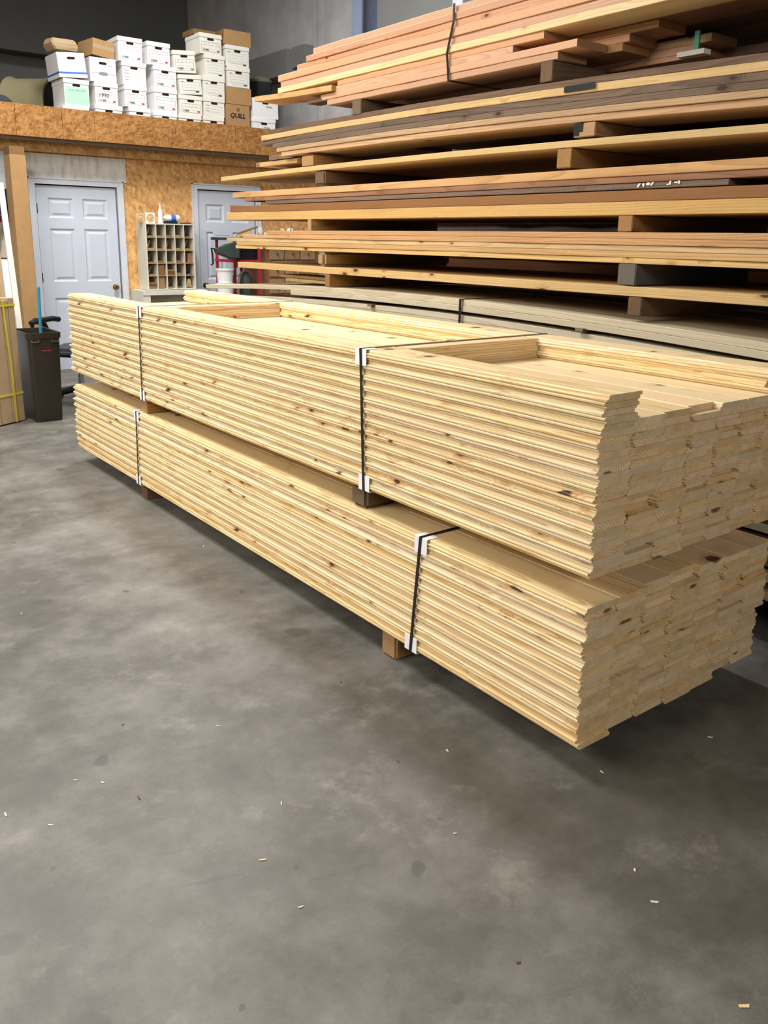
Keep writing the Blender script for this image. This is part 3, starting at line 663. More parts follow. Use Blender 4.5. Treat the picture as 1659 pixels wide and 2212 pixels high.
# ------------------------------------------------------------------ file boxes on the loft
YF = 9.86; DECK = 2.602
def zx(a, bb): return at(80+a/2.9625, 40+bb/2.9625, 1, YF)
def linebox(b, x0, x1, z0, z1, y, t=.003, mi=0):
    for (p, q, r, s) in ((x0, x1, z0, z0+t), (x0, x1, z1-t, z1), (x0, x0+t, z0, z1), (x1-t, x1, z0, z1)): b.box(p, q, y-.0008, y, r, s, mi)
GB = 'white file boxes stacked on the loft'
def filebox(label, xl, xr, ytop, zbase, style='grid', tilt=0, lid=True, tone='paper', depth=.38, code='11000', ht=None):
    c = (xl+xr)/2; pa, pb = zx(xl, ytop), zx(xr, ytop); w = pb.x-pa.x
    ztop = zx(c, ytop).z; h = (ht or (ztop-zbase))-.002
    g = empty('file_box', label, 'file box', ((pa.x+pb.x)/2, YF, zbase+.001), (0, -tilt, random.uniform(-.03, .03)), GB)
    lw = .012 if lid else 0
    b = MB(); t = .004; hw = w/2-lw*.5
    if lid: b.box(-hw, hw, 0, depth, 0, h-.004)
    else:
        b.box(-hw, hw, 0, t, 0, h); b.box(-hw, hw, depth-t, depth, 0, h); b.box(-hw, -hw+t, t, depth-t, 0, h); b.box(hw-t, hw, t, depth-t, 0, h); b.box(-hw+t, hw-t, t, depth-t, 0, .006)
    b.build('box_body', M[tone], g, local=True)
    lh = .048
    if lid:
        l = MB(); l.box(-w/2, w/2, -.008, depth+.008, h-lh, h); l.build('lid', M[tone], g, local=True, bevel=.003)
    hz = h-(lh+.014 if lid else .055)
    hl = MB(); hl.lathe([(.013, -.0012), (.013, 0)], 10, (-.03, 0, hz), 'Y'); hl.lathe([(.013, -.0012), (.013, 0)], 10, (.03, 0, hz), 'Y'); hl.box(-.03, .03, -.0012, 0, hz-.013, hz+.013)
    hl.build('hand_hole_shade', M['hole'], g, local=True)  # flat dark patch paints the shade inside the hand hole
    p = MB(); top = hz-.03; bot = .022; xw = hw-.02
    if style == 'grid' and top-bot > .06:
        linebox(p, -xw, xw, bot, top, 0); n = 5; zt = top-.036
        p.box(-xw, xw, -.0008, 0, zt, zt+.0025)
        for k in range(1, n): x = -xw+2*xw*k/n; p.box(x, x+.0025, -.0008, 0, zt, top)
        p.box(-xw+.012, xw-.012, -.0008, 0, zt-.035, zt-.0335); p.box(-xw+.012, xw-.03, -.0008, 0, zt-.06, zt-.0585)
        p.box(xw-.038, xw-.008, -.001, 0, bot+.008, bot+.028, 2)
        p.build('form_label', [M['ink'], M['inkd'], M['red_ink']], g, local=True)
        text(code, .03, M['inkd'], g, (-xw+.055, -.0012, bot+.02), bold=.001)
    elif style == 'lines' and top-bot > .05:
        linebox(p, -xw+.02, xw, bot+.02, top+.01, 0, .002)
        for k in range(4): z = top-.02-k*.03; p.box(-xw+.035, xw-.02-.03*(k % 2), -.0008, 0, z, z+.0018)
        p.box(-xw, -xw+.04, -.0008, 0, top+.012, top+.02); p.box(xw-.06, xw-.015, -.001, 0, bot, bot+.015, 1)
        p.build('form_label', [M['ink'], M['inkd']], g, local=True)
    elif style == 'text':
        for k in range(int((top-.02)/.032)): z = top-k*.032; p.box(-xw, -xw+.05, -.0008, 0, z, z+.006); p.box(-xw+.06, xw-.02*(k % 3), -.0008, 0, z-.004, z-.0025)
        p.build('form_label', [M['ink']], g, local=True)
    elif style == 'low':
        for k in range(4): x = -xw+2*xw*k/4; p.box(x, x+.0025, -.0008, 0, max(.02, top-.05), top)
        p.box(-xw, xw, -.0008, 0, top, top+.0025); p.build('form_label', [M['ink']], g, local=True)
    return g, hw, h, ztop
z = DECK
# first stack
_, _, _, z = filebox('white lidded file box at the bottom of the leftmost stack, under the green-labelled box', 165, 330, 562, z, 'none')
g, hw, h, z = filebox('white lidded file box with a mint green label, leftmost stack', 165, 330, 388, z, 'none')
p = MB(); p.box(-hw+.006, hw-.006, -.0012, 0, .02, h-.075); p.build('green_label', M['green_paper'], g, local=True)
text('misc records', .035, M['ink'], g, (0, -.002, h-.11), name='handwriting')
g, hw, h, z = filebox('white file box turned upside down with a blue band, tilted, leftmost stack', 134, 312, 226, z, 'none', tilt=.085, lid=False)
g.location.y -= .002; g.location.z += .013; z += .013
p = MB(); p.box(-hw-.004, hw+.004, -.005, .385, 0, .035); p.build('lid', M['paper'], g, local=True)
p = MB(); p.box(-hw-.0045, hw+.0045, -.0058, .386, .035, .055); p.build('blue_band', M['blue_ink'], g, local=True)
p = MB()
for k in range(4): p.box(-hw+.02, hw-.02, -.0008, 0, .09+.028*k, .0915+.028*k)
for x in (-hw+.01, hw-.075): linebox(p, x, x+.065, h-.11, h-.05, 0, .002)
p.build('form_label', M['ink'], g, local=True)
pa = zx(150, 226)
b = MB(); b.sweep([[(-.13, -.02, 0), (.13, .04, 0), (.13, .27, 0), (-.13, .22, 0)], [(-.17, -.03, .06), (.15, .03, .065), (.15, .28, .07), (-.17, .23, .07)], [(-.15, .0, .125), (.12, .05, .13), (.12, .25, .14), (-.14, .21, .14)]])
o = b.build('wrapped_parcel', M['card2'], loc=(pa.x+.09, YF+.05, z+.014), rot=(0, -.05, .1), local=True, bevel=.012); tag(o, 'lumpy brown wrapped parcel on top of the upside-down box', 'parcel')
# second stack
z = DECK
_, _, _, z = filebox('white lidded file box at the bottom of the second stack from the left', 370, 545, 555, z, 'low')
g, hw, h, z = filebox('white lidded file box with black handwriting on its form, second stack from the left', 365, 515, 410, z, 'grid', code='111250')
text('1990', .06, M['inkd'], g, (-.035, -.003, .095), name='handwriting', shear=.2)
g, hw, h, z = filebox('white file box without lid with an oval blue-grey logo and pink handwriting', 335, 500, 252, z, 'none', lid=False)
p = MB(); p.lathe([(.055, -.0012), (.055, 0)], 24, (0, 0, 0), 'Y'); o = p.build('oval_logo', M['ink'], g, local=True); o.location = (0, 0, .085); o.scale = (1, 1, .36)
p = MB(); p.box(-hw+.01, -.06, -.0008, 0, .083, .088); p.box(.06, hw-.01, -.0008, 0, .083, .088); p.box(.06, .1, -.0008, 0, .17, .176); p.build('form_label', M['ink'], g, local=True)
text('20 cars', .045, M['pink_ink'], g, (-.03, -.001, .165), name='handwriting')
pc = zx(425, 252); 
b = MB(); b.box(-.125, .125, 0, .36, 0, .17)
o = b.build('cardboard_box', M['card'], loc=(pc.x+.005, YF+.02, z+.014), rot=(0, .10, .12), local=True); tag(o, 'tilted brown cardboard box sitting in the open white box', 'cardboard box')
b = MB(); b.box(-.1255, .1255, -.0008, 0, .075, .115); b.build('tape', M['card2'], o, local=True)
# third stack
z = DECK
_, _, _, z = filebox('white lidded file box at the bottom of the third stack, mostly behind the parapet', 585, 725, 570, z, 'none')
_, _, _, z = filebox('white lidded file box with form label, second from the bottom of the third stack', 555, 700, 430, z, 'grid')
_, _, _, z = filebox('white file box with grey printed text panel, second from the top of the third stack', 540, 695, 280, z, 'text', tone='paper')
_, _, _, z = filebox('white lidded file box on top of the third stack beside the tilted brown box', 512, 670, 120, z, 'grid')
# fourth stack
z = DECK
_, _, _, z = filebox('white lidded file box at the bottom of the fourth stack', 745, 895, 598, z, 'low')
_, _, _, z = filebox('white file box with form label, second from the bottom of the fourth stack', 745, 895, 449, z, 'grid')
_, _, _, z = filebox('white file box with an orange smear by its label, second from top of fourth stack', 742, 890, 306, z, 'grid')
_, _, _, z = filebox('white lidded file box on top of the fourth stack', 700, 848, 152, z, 'grid', code='22050')
# fifth stack
z = DECK
_, _, _, z = filebox('ivory file box at the bottom of the fifth stack with the leaning boxes', 905, 1050, 616, z, 'low', tone='paper2')
_, _, _, z = filebox('ivory file box under the two leaning boxes', 908, 1055, 492, z, 'grid', tone='paper2')
_, _, _, z = filebox('ivory file box leaning left, lower of the two leaning boxes', 908, 1056, 360, z+.012, 'lines', tilt=.075, tone='paper2')
_, _, _, z = filebox('ivory file box leaning left, upper of the two leaning boxes', 872, 1016, 205, z+.014, 'grid', tilt=.075, tone='paper2')
# sixth stack
z = DECK
_, _, _, z = filebox('ivory file box at the bottom of the tallest stack', 1062, 1195, 628, z, 'none', tone='paper2')
_, _, _, z = filebox('ivory file box with printed text, second from the bottom of the tallest stack', 1065, 1200, 508, z, 'text', tone='paper2')
_, _, _, z = filebox('ivory file box, middle of the tallest stack', 1060, 1200, 376, z, 'lines', tone='paper2')
_, _, _, z = filebox('ivory file box, second from the top of the tallest stack', 1068, 1200, 233, z, 'lines', tone='paper2')
g, hw, h, z = filebox('ivory file box at the top of the tallest stack', 1036, 1180, 97, z, 'grid', tone='paper2')
b = MB(); b.box(-.14, .14, 0, .3, 0, .055); pc = zx(1100, 97)
o = b.build('cardboard_box', M['cardd'], loc=(pc.x, YF+.12, z+.002), local=True); tag(o, 'flat dim brown carton on top of the tallest stack of file boxes', 'cardboard box')
# seventh stack
z = DECK
def carton(label, xl, xr, ytop, zb, d=.36, mat='card'):
    pa, pb = zx(xl, ytop), zx(xr, ytop); zt = zx((xl+xr)/2, ytop).z; w = pb.x-pa.x
    o = MB().box(-w/2, w/2, 0, d, 0, zt-zb-.003).build('cardboard_box', M[mat], loc=((pa.x+pb.x)/2, YF, zb+.0015), local=True, bevel=.003)
    tag(o, label, 'cardboard box'); return o, w, zt-zb, zt
o, w, h, z = carton('brown cardboard carton with a dark printed word, bottom of the brown and white stack', 1210, 1360, 552, z)
text('QUILL', .075, M['inkd'], o, (-.01, -.0015, h-.13), name='printed_word', shear=.25, bold=.003)
p = MB(); p.lathe([(.025, -.001), (.025, 0)], 14, (0, 0, h-.06), 'Y'); p.build('printed_emblem', M['cardd'], o, local=True)
o, w, h, z = carton('plain brown cardboard carton on top of the carton with a printed word', 1213, 1370, 442, z)
_, _, _, z = filebox('ivory file box with an overhanging lid on two brown cartons', 1215, 1360, 312, z, 'lines', tone='paper2')
_, _, _, z = filebox('ivory file box under the topmost brown carton', 1204, 1355, 175, z, 'lines', tone='paper2')
o, w, h, z = carton('brown cardboard carton at the top of the stack by the grey wall', 1195, 1367, 78, z)
b = MB(); b.quad([(-w/2-.001, -.0, h-.005), (-w/2-.02, .02, h-.11), (-w/2-.02, .3, h-.11), (-w/2-.001, .34, h-.005)]); b.build('flap', M['cardd'], o, local=True)
# eighth stack
z = DECK
g, hw, h, z = filebox('white box at the bottom of the rightmost pair beside the grey wall', 1378, 1525, 640, z, 'none')
text('STIKAL', .03, M['inkd'], g, (.04, -.0015, h-.11), name='printed_word')
g, hw, h, z = filebox('white box on top of the rightmost pair beside the grey wall', 1382, 1542, 512, z, 'none', tilt=.02, lid=False)
text('STIKAL', .03, M['inkd'], g, (.05, -.0015, h-.10), name='printed_word')

# other things on the loft
p = at(562, 200, 1, 10.7)
b = MB(); b.lathe([(.125, 0), (.14, .2), (.155, .34), (.155, .36), (.14, .36), (.13, .30)], 24)
o = b.build('bucket', M['dgrey'], loc=(p.x, 10.7, DECK), local=True); tag(o, 'dark grey bucket with a khaki lid standing behind the file boxes', 'bucket')
o.scale = (1.0, 1.0, (at(562, 180, 1, 10.7).z-DECK)/.36)
b = MB(); b.lathe([(.16, .36), (.16, .372), (.12, .385), (0, .39)], 24); b.build('lid', M['khaki'], o, local=True)
# big fibre drum on its side
pa, pb = at(25, 222, 1, 10.9), at(98, 165, 1, 10.9)
r = (pb.z-DECK)/2*.97; cz = DECK+r
b = MB(); n = 28
L0, L1 = pa.x+.0, pb.x+.12
prof = [(r*.94, L0), (r, L0), (r, L0+.02), (r*.93, L0+.05), (r*.93, L1-.05), (r, L1-.02), (r, L1), (r*.9, L1), (r*.9, L0+.1), (0, L0+.1)]
b.lathe(prof, 28, (0, 10.9, cz), 'X')
o = b.build('fibre_drum', M['tube'], loc=((L0+L1)/2, 10.9, DECK)); tag(o, 'large olive-tan fibre drum lying on its side on the loft', 'drum')
o.rotation_euler = (0, 0, -.75)
b = MB(); b.lathe([(r*.89, L1-.05), (r*.89, L1-.045)], 28, (0, 10.9, cz), 'X'); q = b.build('interior_shade', M['black'], o, o.location); q.location = (0, 0, 0)  # black disc paints the shade inside the open end
pa = at(10, 225, 1, 10.2)
b = MB(); b.lathe([(.16, -.35), (.16, .35)], 20, (0, 0, .16), 'Y'); o = b.build('roll', M['dgrey'], loc=(pa.x-.12, 10.25, DECK), local=True); tag(o, 'dark round roll lying at the loft edge at far left', 'roll')
pa = at(92, 232, 1, 9.95)
b = MB()
random.seed(3)
rings = [[(rr*math.cos(a)*(1+.1*math.sin(3*a+k)), rr*.8*math.sin(a)*(1+.1*math.cos(2*a+k)), hh) for a in [2*PI*q/16 for q in range(16)]] for k, (rr, hh) in enumerate(((.13, 0), (.16, .06), (.15, .14), (.10, .21), (.03, .25)))]
b.sweep(rings, smooth=True); o = b.build('plastic_bag', M['offwhitebag'], loc=(pa.x, 10.02, DECK), local=True); tag(o, 'crumpled tan bag slumped on the loft left of the file boxes', 'bag')

# ------------------------------------------------------------------ far-left corner
# post boxed in cardboard
t = empty('boxed_post', 'tall post wrapped in tan corrugated cardboard, left of the first door', 'post', (2.5, 9.45, 0))
b = MB(); b.box(2.42, 2.575, 9.45, 9.68, 0, 2.30); o = b.build('cardboard_wrap', M['card'], t, (2.5, 9.45, 0)); o.location = (0, 0, 0)
b = MB(); b.box(2.425, 2.57, 9.46, 9.67, 2.30, 2.382); o = b.build('post_top', M['cardd'], t, (2.5, 9.45, 0)); o.location = (0, 0, 0)
# slim bin
t = empty('slim_bin', 'slim dark brown rubbish bin holding a blue stick', 'bin', (1.985, 7.2, 0))
def rrect(x0, x1, y0, y1, z, r, n=4):
    P = []
    for cx, cy, a0 in ((x1-r, y0+r, -PI/2), (x1-r, y1-r, 0), (x0+r, y1-r, PI/2), (x0+r, y0+r, PI)):
        for k in range(n+1): a = a0+PI/2*k/n; P.append((cx+r*math.cos(a), cy+r*math.sin(a), z))
    return P
b = MB()
hb = .742
rg = [rrect(-.105, .105, .0, .40, 0, .03), rrect(-.11, .11, -.005, .405, .02, .03), rrect(-.128, .128, -.02, .42, hb-.05, .03), rrect(-.128, .128, -.02, .42, hb-.048, .03), rrect(-.136, .136, -.028, .428, hb-.045, .03), rrect(-.138, .138, -.03, .43, hb, .03),
      rrect(-.126, .126, -.018, .418, hb, .03), rrect(-.122, .122, -.014, .414, hb-.05, .03), rrect(-.1, .1, .005, .395, .03, .03)]
b.sweep(rg, smooth=True); o = b.build('bin_body', M['bin'], t, local=True)
for x in (-.075, .085):
    b = MB(); b.box(x-.03, x+.03, -.036, -.022, hb-.075, hb-.069); b.box(x-.03, x-.024, -.036, -.022, hb-.069, hb-.05); b.box(x+.024, x+.03, -.036, -.022, hb-.069, hb-.05)
    b.build('clip', M['metal'], t, local=True)
text('Rubbermaid', .016, M['red_ink'], t, (.01, -.0215, hb-.145), name='logo', rot=(PI/2-.02, 0, 0))
b = MB(); p0, p1 = at(83, 621, 1, 7.38), Vector((2.0, 7.4, .035))
b.tube([p0, p0*.66+p1*.34, p0*.33+p1*.67, p1], .0125, 10); b.lathe([(.0125, 0), (.009, .008), (.0, .01)], 10, p0)
tag(b.build('broom_stick', M['blue'], loc=p1), 'turquoise blue broom handle standing in the slim bin', 'broom handle')
# strapped flat cartons on edge
ang = math.atan2(7.339-7.201, 1.841-1.588)
dirv = Vector((math.cos(ang), math.sin(ang), 0)); nv = Vector((-dirv.y, dirv.x, 0))
R0 = Vector((1.822, 7.328, 0))
offs = [0, .065, .125, .24, .36, .48]
for k in range(5):
    mt = Matrix.Rotation(ang, 4, 'Z')
    b = MB(); b.box(-offs[k+1]+.0015, -offs[k]-.0005, 0, .55, .012, 1.02-.015*(k % 2))
    o = b.build('flat_carton', M['card2'], loc=R0, rot=(0, -.012, ang), local=True, bevel=.004)
    tag(o, 'tan flat carton standing on edge in the yellow-strapped bundle, %s from its right side' % ORD[k], 'flat carton', 'yellow-strapped flat cartons')
def yb(label, pts, w):
    b = MB()
    for A, B in zip(pts, pts[1:]):
        A, B, w_ = Vector(A), Vector(B), Vector(w); n_ = (B-A).cross(w_).normalized()*.001
        b.sweep([[A-w_-n_, A+w_-n_, A+w_+n_, A-w_+n_], [B-w_-n_, B+w_-n_, B+w_+n_, B-w_+n_]])
    o = b.build('yellow_strap', M['ystrap'], loc=R0, rot=(0, -.012, ang), local=True); tag(o, label, 'strap', 'yellow straps round the flat cartons')
for z, nm in ((.965, 'upper'), (.245, 'lower')): yb('yellow plastic strap running level round the flat cartons, %s one' % nm, [(-.483, .1, z), (-.483, -.003, z), (.003, -.003, z), (.003, .553, z)], (0, 0, .009))
yb('yellow plastic strap running upright on the front of the flat cartons', [(-.093, -.0062, .012), (-.098, -.0062, .5), (-.12, -.0062, 1.0)], (.009, 0, 0))
# white boards leaning behind
def lean(label, pts, th, mat):
    a, b_, c, d = pts; n_ = (Vector(b_)-Vector(a)).cross(Vector(d)-Vector(a)).normalized()*th
    m_ = MB(); m_.sweep([[a, b_, c, d], [tuple(Vector(q)+n_) for q in (a, b_, c, d)]]); o = m_.build('leaning_board', mat, loc=a); return tag(o, label, 'board')
def P3(x, y, Y): return tuple(at(x, y, 1, Y))
q = at(47, 694, 1, 7.95)
def board_at(label, xa, ya, xb, yb_, wpx, Ytop, Ybot, mat, th=.02):
    A, B = Vector(P3(xa, ya, Ytop)), Vector(P3(xb, yb_, Ybot)); A2, B2 = Vector(P3(xa+wpx, ya, Ytop)), Vector(P3(xb+wpx, yb_, Ybot))
    t_ = (B.z-.0)/(A.z-B.z); B3, B4 = B-(A-B)*t_, B2-(A2-B2)*t_
    return lean(label, [tuple(B3), tuple(B4), tuple(A2), tuple(A)], th, mat)
board_at('long cream white board leaning above the flat cartons, left of the post', -6, 395, 33, 690, 12, 8.15, 7.98, M['wpanel'])
board_at('short white panel leaning behind the flat cartons at far left', 2, 561, 12, 643, 15, 8.30, 8.22, M['white'], .012)
board_at('tan cardboard sheet leaning at the far left edge behind the white boards', -40, 470, -18, 640, 30, 8.5, 8.4, M['card2'], .01)
# cloth and bag hanging left of the post
def hang(name, label, x0, x1, y0, y1, mat, Y=9.85, cat='cloth', low=None):
    b = MB(); n = 10; rows = []
    for j in range(7):
        row = []
        for i in range(n+1):
            x = x0+(x1-x0)*i/n; yy = y0+(y1-y0)*j/6; p = at(x, yy, 1, Y)
            row.append((p.x, Y-.05-.035*math.sin(i*1.7+j*.5)-.02*j/6, p.z))
        rows.append(row)
    for j in range(6):
        for i in range(n): b.quad([rows[j][i], rows[j][i+1], rows[j+1][i+1], rows[j+1][i]]); b.sm[-1] = True
    o = b.build(name, mat, loc=(rows[0][0][0], Y, rows[0][0][2])); return tag(o, label, cat)
hang('jacket', 'dark navy jacket with a red hem hanging left of the wrapped post', -30, 22, 408, 468, M['navy'], cat='jacket')
o = hang('towel', 'maroon cloth hanging below the navy jacket', -20, 17, 464, 480, M['maroon'], 9.76)
hang('hanging_bag', 'off-white bag hanging under the navy jacket left of the post', -30, 30, 482, 556, M['offwhitebag'], 9.93, 'bag')

# office chair behind the bundles
t = empty('office_chair', 'black office chair half hidden behind the far end of the pine bundles', 'chair', (2.50, 7.95, 0), (0, 0, -.85))
b = MB(); b.box(-.24, .24, -.24, .24, .44, .52); b.build('seat', M['foamgrey'], t, local=True, bevel=.03)
b = MB(); b.box(-.22, .22, .26, .33, .56, .86); b.build('backrest', M['black'], t, local=True, bevel=.03)
b = MB(); b.tube([(0, .20, .46), (0, .34, .50), (0, .345, .62)], .02, 8); b.build('back_bracket', M['black'], t, local=True)
for sx in (-1, 1):
    b = MB(); b.tube([(sx*.22, .05, .45), (sx*.30, .04, .50), (sx*.31, .0, .66), (sx*.31, -.05, .73), (sx*.31, -.17, .755), (sx*.31, -.24, .74), (sx*.31, -.22, .70)], [.018, .02, .022, .026, .03, .026, .015], 10)
    b.tube([(sx*.31, .2, .74), (sx*.31, .1, .755), (sx*.31, -.15, .755)], .026, 10); b.build('arm', M['black'], t, local=True)
b = MB(); b.lathe([(.03, .12), (.03, .26), (.022, .26), (.022, .44)], 14); b.build('pedestal', M['metal'], t, local=True)
b = MB()
for k in range(5):
    a = 2*PI*k/5+.3; b.tube([(.02*math.cos(a), .02*math.sin(a), .13), (.18*math.cos(a), .18*math.sin(a), .10), (.31*math.cos(a), .31*math.sin(a), .075)], [.03, .024, .018], 8)
b.build('star_base', M['black'], t, local=True)
for k in range(5):
    a = 2*PI*k/5+.3; b = MB(); x, y = .31*math.cos(a), .31*math.sin(a)
    b.lathe([(.008, -.022), (.03, -.022), (.03, -.006), (.03, .006), (.03, .022), (.008, .022)], 14, (x, y, .031), 'X'); b.build('caster', M['black'], t, local=True)

# ------------------------------------------------------------------ pigeonhole unit
YC = 9.70
x0, x1 = 3.915, 4.505; z0, z1 = .905, 1.665; yb_ = 9.975
t = empty('pigeonhole_unit', 'cream pigeonhole unit of five by five compartments against the strand-board wall', 'shelf unit', (4.2, YC, .66))
def part(b, name, mat, par, bev=0):
    o = b.build(name, mat, par, par.location, bevel=bev); o.location = (0, 0, 0); return o
b = MB(); w = .012; b.box(x0-w, x0+.006, YC, yb_, z0, z1); b.box(x1-.006, x1+w, YC, yb_, z0, z1); b.box(x0+.006, x1-.006, YC, yb_, z1-w, z1); b.box(x0+.006, x1-.006, YC, yb_, z0, z0+w); part(b, 'case', M['cream'], t)
b = MB(); b.box(x0+.006, x1-.006, yb_-.008, yb_-.001, z0+w, z1-w); part(b, 'back_panel', M['card2'], t)
cw = (x1-x0-.012)/5; ch = (z1-z0-2*w)/5
for i in range(1, 5):
    b = MB(); xx = x0+.006+cw*i; b.box(xx-.004, xx+.004, YC, yb_-.009, z0+w, z1-w); part(b, 'divider', M['cream'], t)
for j in range(1, 5):
    zz = z0+w+ch*j; b = MB()
    for i in range(5): b.box(x0+.006+cw*i+.0042, x0+.006+cw*(i+1)-.0042, YC+.004, yb_-.009, zz-.004, zz+.004)
    part(b, 'shelf', M['card2'], t)
tb = empty('low_cabinet', 'low cream cabinet with an open front under the pigeonhole unit', 'cabinet', (4.2, 9.62, 0))
a0, a1, yc2 = 3.80, 4.62, 9.60
b = MB(); b.box(a0, a0+.09, yc2, yb_, 0, .85); b.box(a1-.06, a1, yc2, yb_, 0, .85); b.box(a0, a1, yc2-.01, yb_, .85, .90); b.box(a0+.09, a1-.06, yb_-.02, yb_, 0, .85); b.box(a0+.09, a1-.06, yc2+.01, yb_-.02, .55, .58); part(b, 'case', M['cream'], tb)
# contents
random.seed(11)
def scrap(name, label, cat, mat, bx, rot=(0, 0, 0), loc=None, grp=None, bev=.001):
    b = MB(); b.box(*bx); o = b.build(name, mat, loc=loc, rot=rot, local=True, bevel=bev); return tag(o, label, cat, grp)
rows_n = ['bottom', 'second lowest', 'middle', 'second highest', 'top']; cols_n = ['first', 'second', 'third', 'fourth', 'fifth']
GP = 'wood scraps in the pigeonholes'
for i in range(5):
    for j in range(5):
        cx0, cz0 = x0+.006+cw*i+.0045, z0+w+ch*j+.0045
        cwid, chei = cw-.009, ch-.009
        lab = 'in the %s pigeonhole row, %s from left' % (rows_n[j], cols_n[i])
        r = random.random()
        if (i, j) == (4, 0):
            for k in range(3):
                scrap('pale_dowel', 'pale pink dowel %s' % lab, 'dowel', M['rosette'], (0, .012, 0, .2, 0, .1), (0, -.1-.16*k+.25, 0), (cx0+.02+.026*k, YC+.03, cz0+.004), 'pale dowels in the pigeonholes')
        elif (i, j) == (4, 2):
            scrap('pink_folder', 'pinkish block %s' % lab, 'block', M['redwood'], (0, .045, 0, .2, 0, chei*.85), (0, 0, 0), (cx0+cwid-.047, YC+.03, cz0+.0005), None)
        elif (i, j) in ((1, 0), (1, 1)):
            scrap('wood_offcut', 'upright wooden offcut %s' % lab, 'offcut', M['drawer'], (0, .07, 0, .2, 0, chei*.93), (0, 0, 0), (cx0+.015, YC+.02, cz0+.0005), GP)
        elif (i, j) in ((2, 1), (0, 0)):
            for k in range(3): scrap('wood_offcut', 'flat offcut, %s of three %s' % (['lowest', 'middle', 'top'][k], lab), 'offcut', M['drawer' if k != 1 else 'grey'], (0, .095-.008*k, 0, .2, 0, .022), (0, 0, 0), (cx0+.004+.004*k, YC+.015, cz0+.0005+.0235*k), GP)
        else:
            scrap('wood_offcut', 'small wooden offcut lying %s' % lab, 'offcut', M[random.choice(['tan', 'drawer', 'grey', 'block'])], (0, random.uniform(.05, .08), 0, random.uniform(.12, .2), 0, random.uniform(.012, .03)), (0, 0, random.uniform(-.1, .1)), (cx0+.012, YC+.02, cz0+.0008), GP)
            if r > .4: scrap('wood_offcut', 'slanting wooden offcut leaning %s' % lab, 'offcut', M[random.choice(['yellow', 'drawer', 'grey'])], (0, .012, 0, .15, 0, chei*.6), (0, .3, 0), (cx0+.016, YC+.045, cz0+.035), GP)
for k, (x, y_, r) in enumerate(((4.05, 9.75, .07), (4.2, 9.8, .05), (4.36, 9.74, .06))):
    b = MB(); b.lathe([(r, -.055), (r, .055), (r*.8, .055), (r*.8, -.045)], 18, (0, 0, r), 'X'); o = b.build('coil', M['card2'], loc=(x, y_, .5805), local=True, rot=(0, 0, .4*k)); tag(o, 'dim tan roll on the low cabinet shelf, %s of three' % ['left', 'middle', 'right'][k], 'roll', 'rolls in the low cabinet')
# things on top of the pigeonholes
zt = z1+.0005
for k, (px, sz) in enumerate(((303, .11), (324, .12))):
    p = at(px, 478, 1, YC+.06)
    t = empty('corner_block', ['bare wood corner block with a turned rosette, left of the painted one', 'white painted corner block with a turned rosette'][k], 'corner block', (p.x, YC+.05, zt))
    b = MB(); b.box(-sz/2, sz/2, 0, .03, 0, sz); b.build('block', M['rosette' if k == 0 else 'wpanel'], t, local=True, bevel=.003)
    b = MB(); b.lathe([(.046, 0), (.046, -.004), (.04, -.008), (.034, -.003), (.026, -.003), (.022, -.009), (0, -.012)], 20, (0, 0, sz/2), 'Y'); b.build('rosette', M['rosette'], t, local=True)
p = at(347, 479, 1, YC+.05)
t = empty('caulk_tube', 'white nozzle bottle standing on the pigeonhole unit', 'bottle', (p.x, YC+.05, zt))
b = MB(); b.lathe([(.028, 0), (.03, .01), (.026, .13), (.02, .16), (.012, .165)], 16); b.build('bottle_body', M['paper'], t, local=True)
b = MB(); b.lathe([(.014, .165), (.012, .19), (.005, .215), (.007, .22), (.0, .232)], 12); b.build('nozzle', M['paper2'], t, local=True)
p = at(371, 472, 1, YC+.08)
t = empty('glue_bottle', 'white bottle lying on its side on the pigeonhole unit', 'bottle', (p.x, YC+.08, zt+.035+.03))
b = MB(); b.lathe([(.012, -.14), (.014, -.1), (.034, -.075), (.04, -.05), (.04, .08), (.034, .09), (0, .09)], 18, axis='X'); b.build('bottle_body', M['paper'], t, local=True)
b = MB(); b.lathe([(.0405, -.02), (.0405, .04)], 18, axis='X'); b.build('blue_label', M['blue_ink'], t, local=True)
scrap('dark_pouch', 'dark purple pouch under the lying white bottle', 'pouch', M['navy'], (-.09, .06, 0, .1, 0, .028), (0, 0, 0), (p.x, YC+.03, zt), None, .008)
scrap('wood_offcut', 'grey flat stick at the right end of the pigeonhole top', 'offcut', M['grey'], (-.05, .05, 0, .1, 0, .018), (0, 0, 0), (4.44, YC+.02, zt), None)

# ------------------------------------------------------------------ red cart by the second door
YK = 9.0
def k3(x, y): return at(x, y, 1, YK)
t = empty('red_cart', 'red steel utility cart standing in front of the second door', 'cart', (4.9, YK, 0))
xa, xb = k3(507, 560).x, k3(560, 560).x
for xx in (xa, xb):
    for yy in (YK, YK+.45):
        b = MB(); b.box(xx-.014, xx+.014, yy-.014, yy+.014, .02, 1.49); part(b, 'upright', M['red'], t, .003)
for z in (1.24, .62): b = MB(); b.box(xa-.02, xb+.02, YK-.016, YK+.47, z, z+.03); part(b, 'shelf', M['red'], t, .003)
b = MB(); b.sweep([[(xa-.012, YK-.012, 1.13), (xa+.06, YK-.012, 1.24), (xa-.012, YK-.012, 1.24)], [(xa-.012, YK+.012, 1.13), (xa+.06, YK+.012, 1.24), (xa-.012, YK+.012, 1.24)]]); part(b, 'bracket', M['red'], t)
b = MB(); b.box(xa-.05, xb+.03, YK-.03, YK+.5, 1.49, 1.52); part(b, 'top_board', M['dgrey'], t)
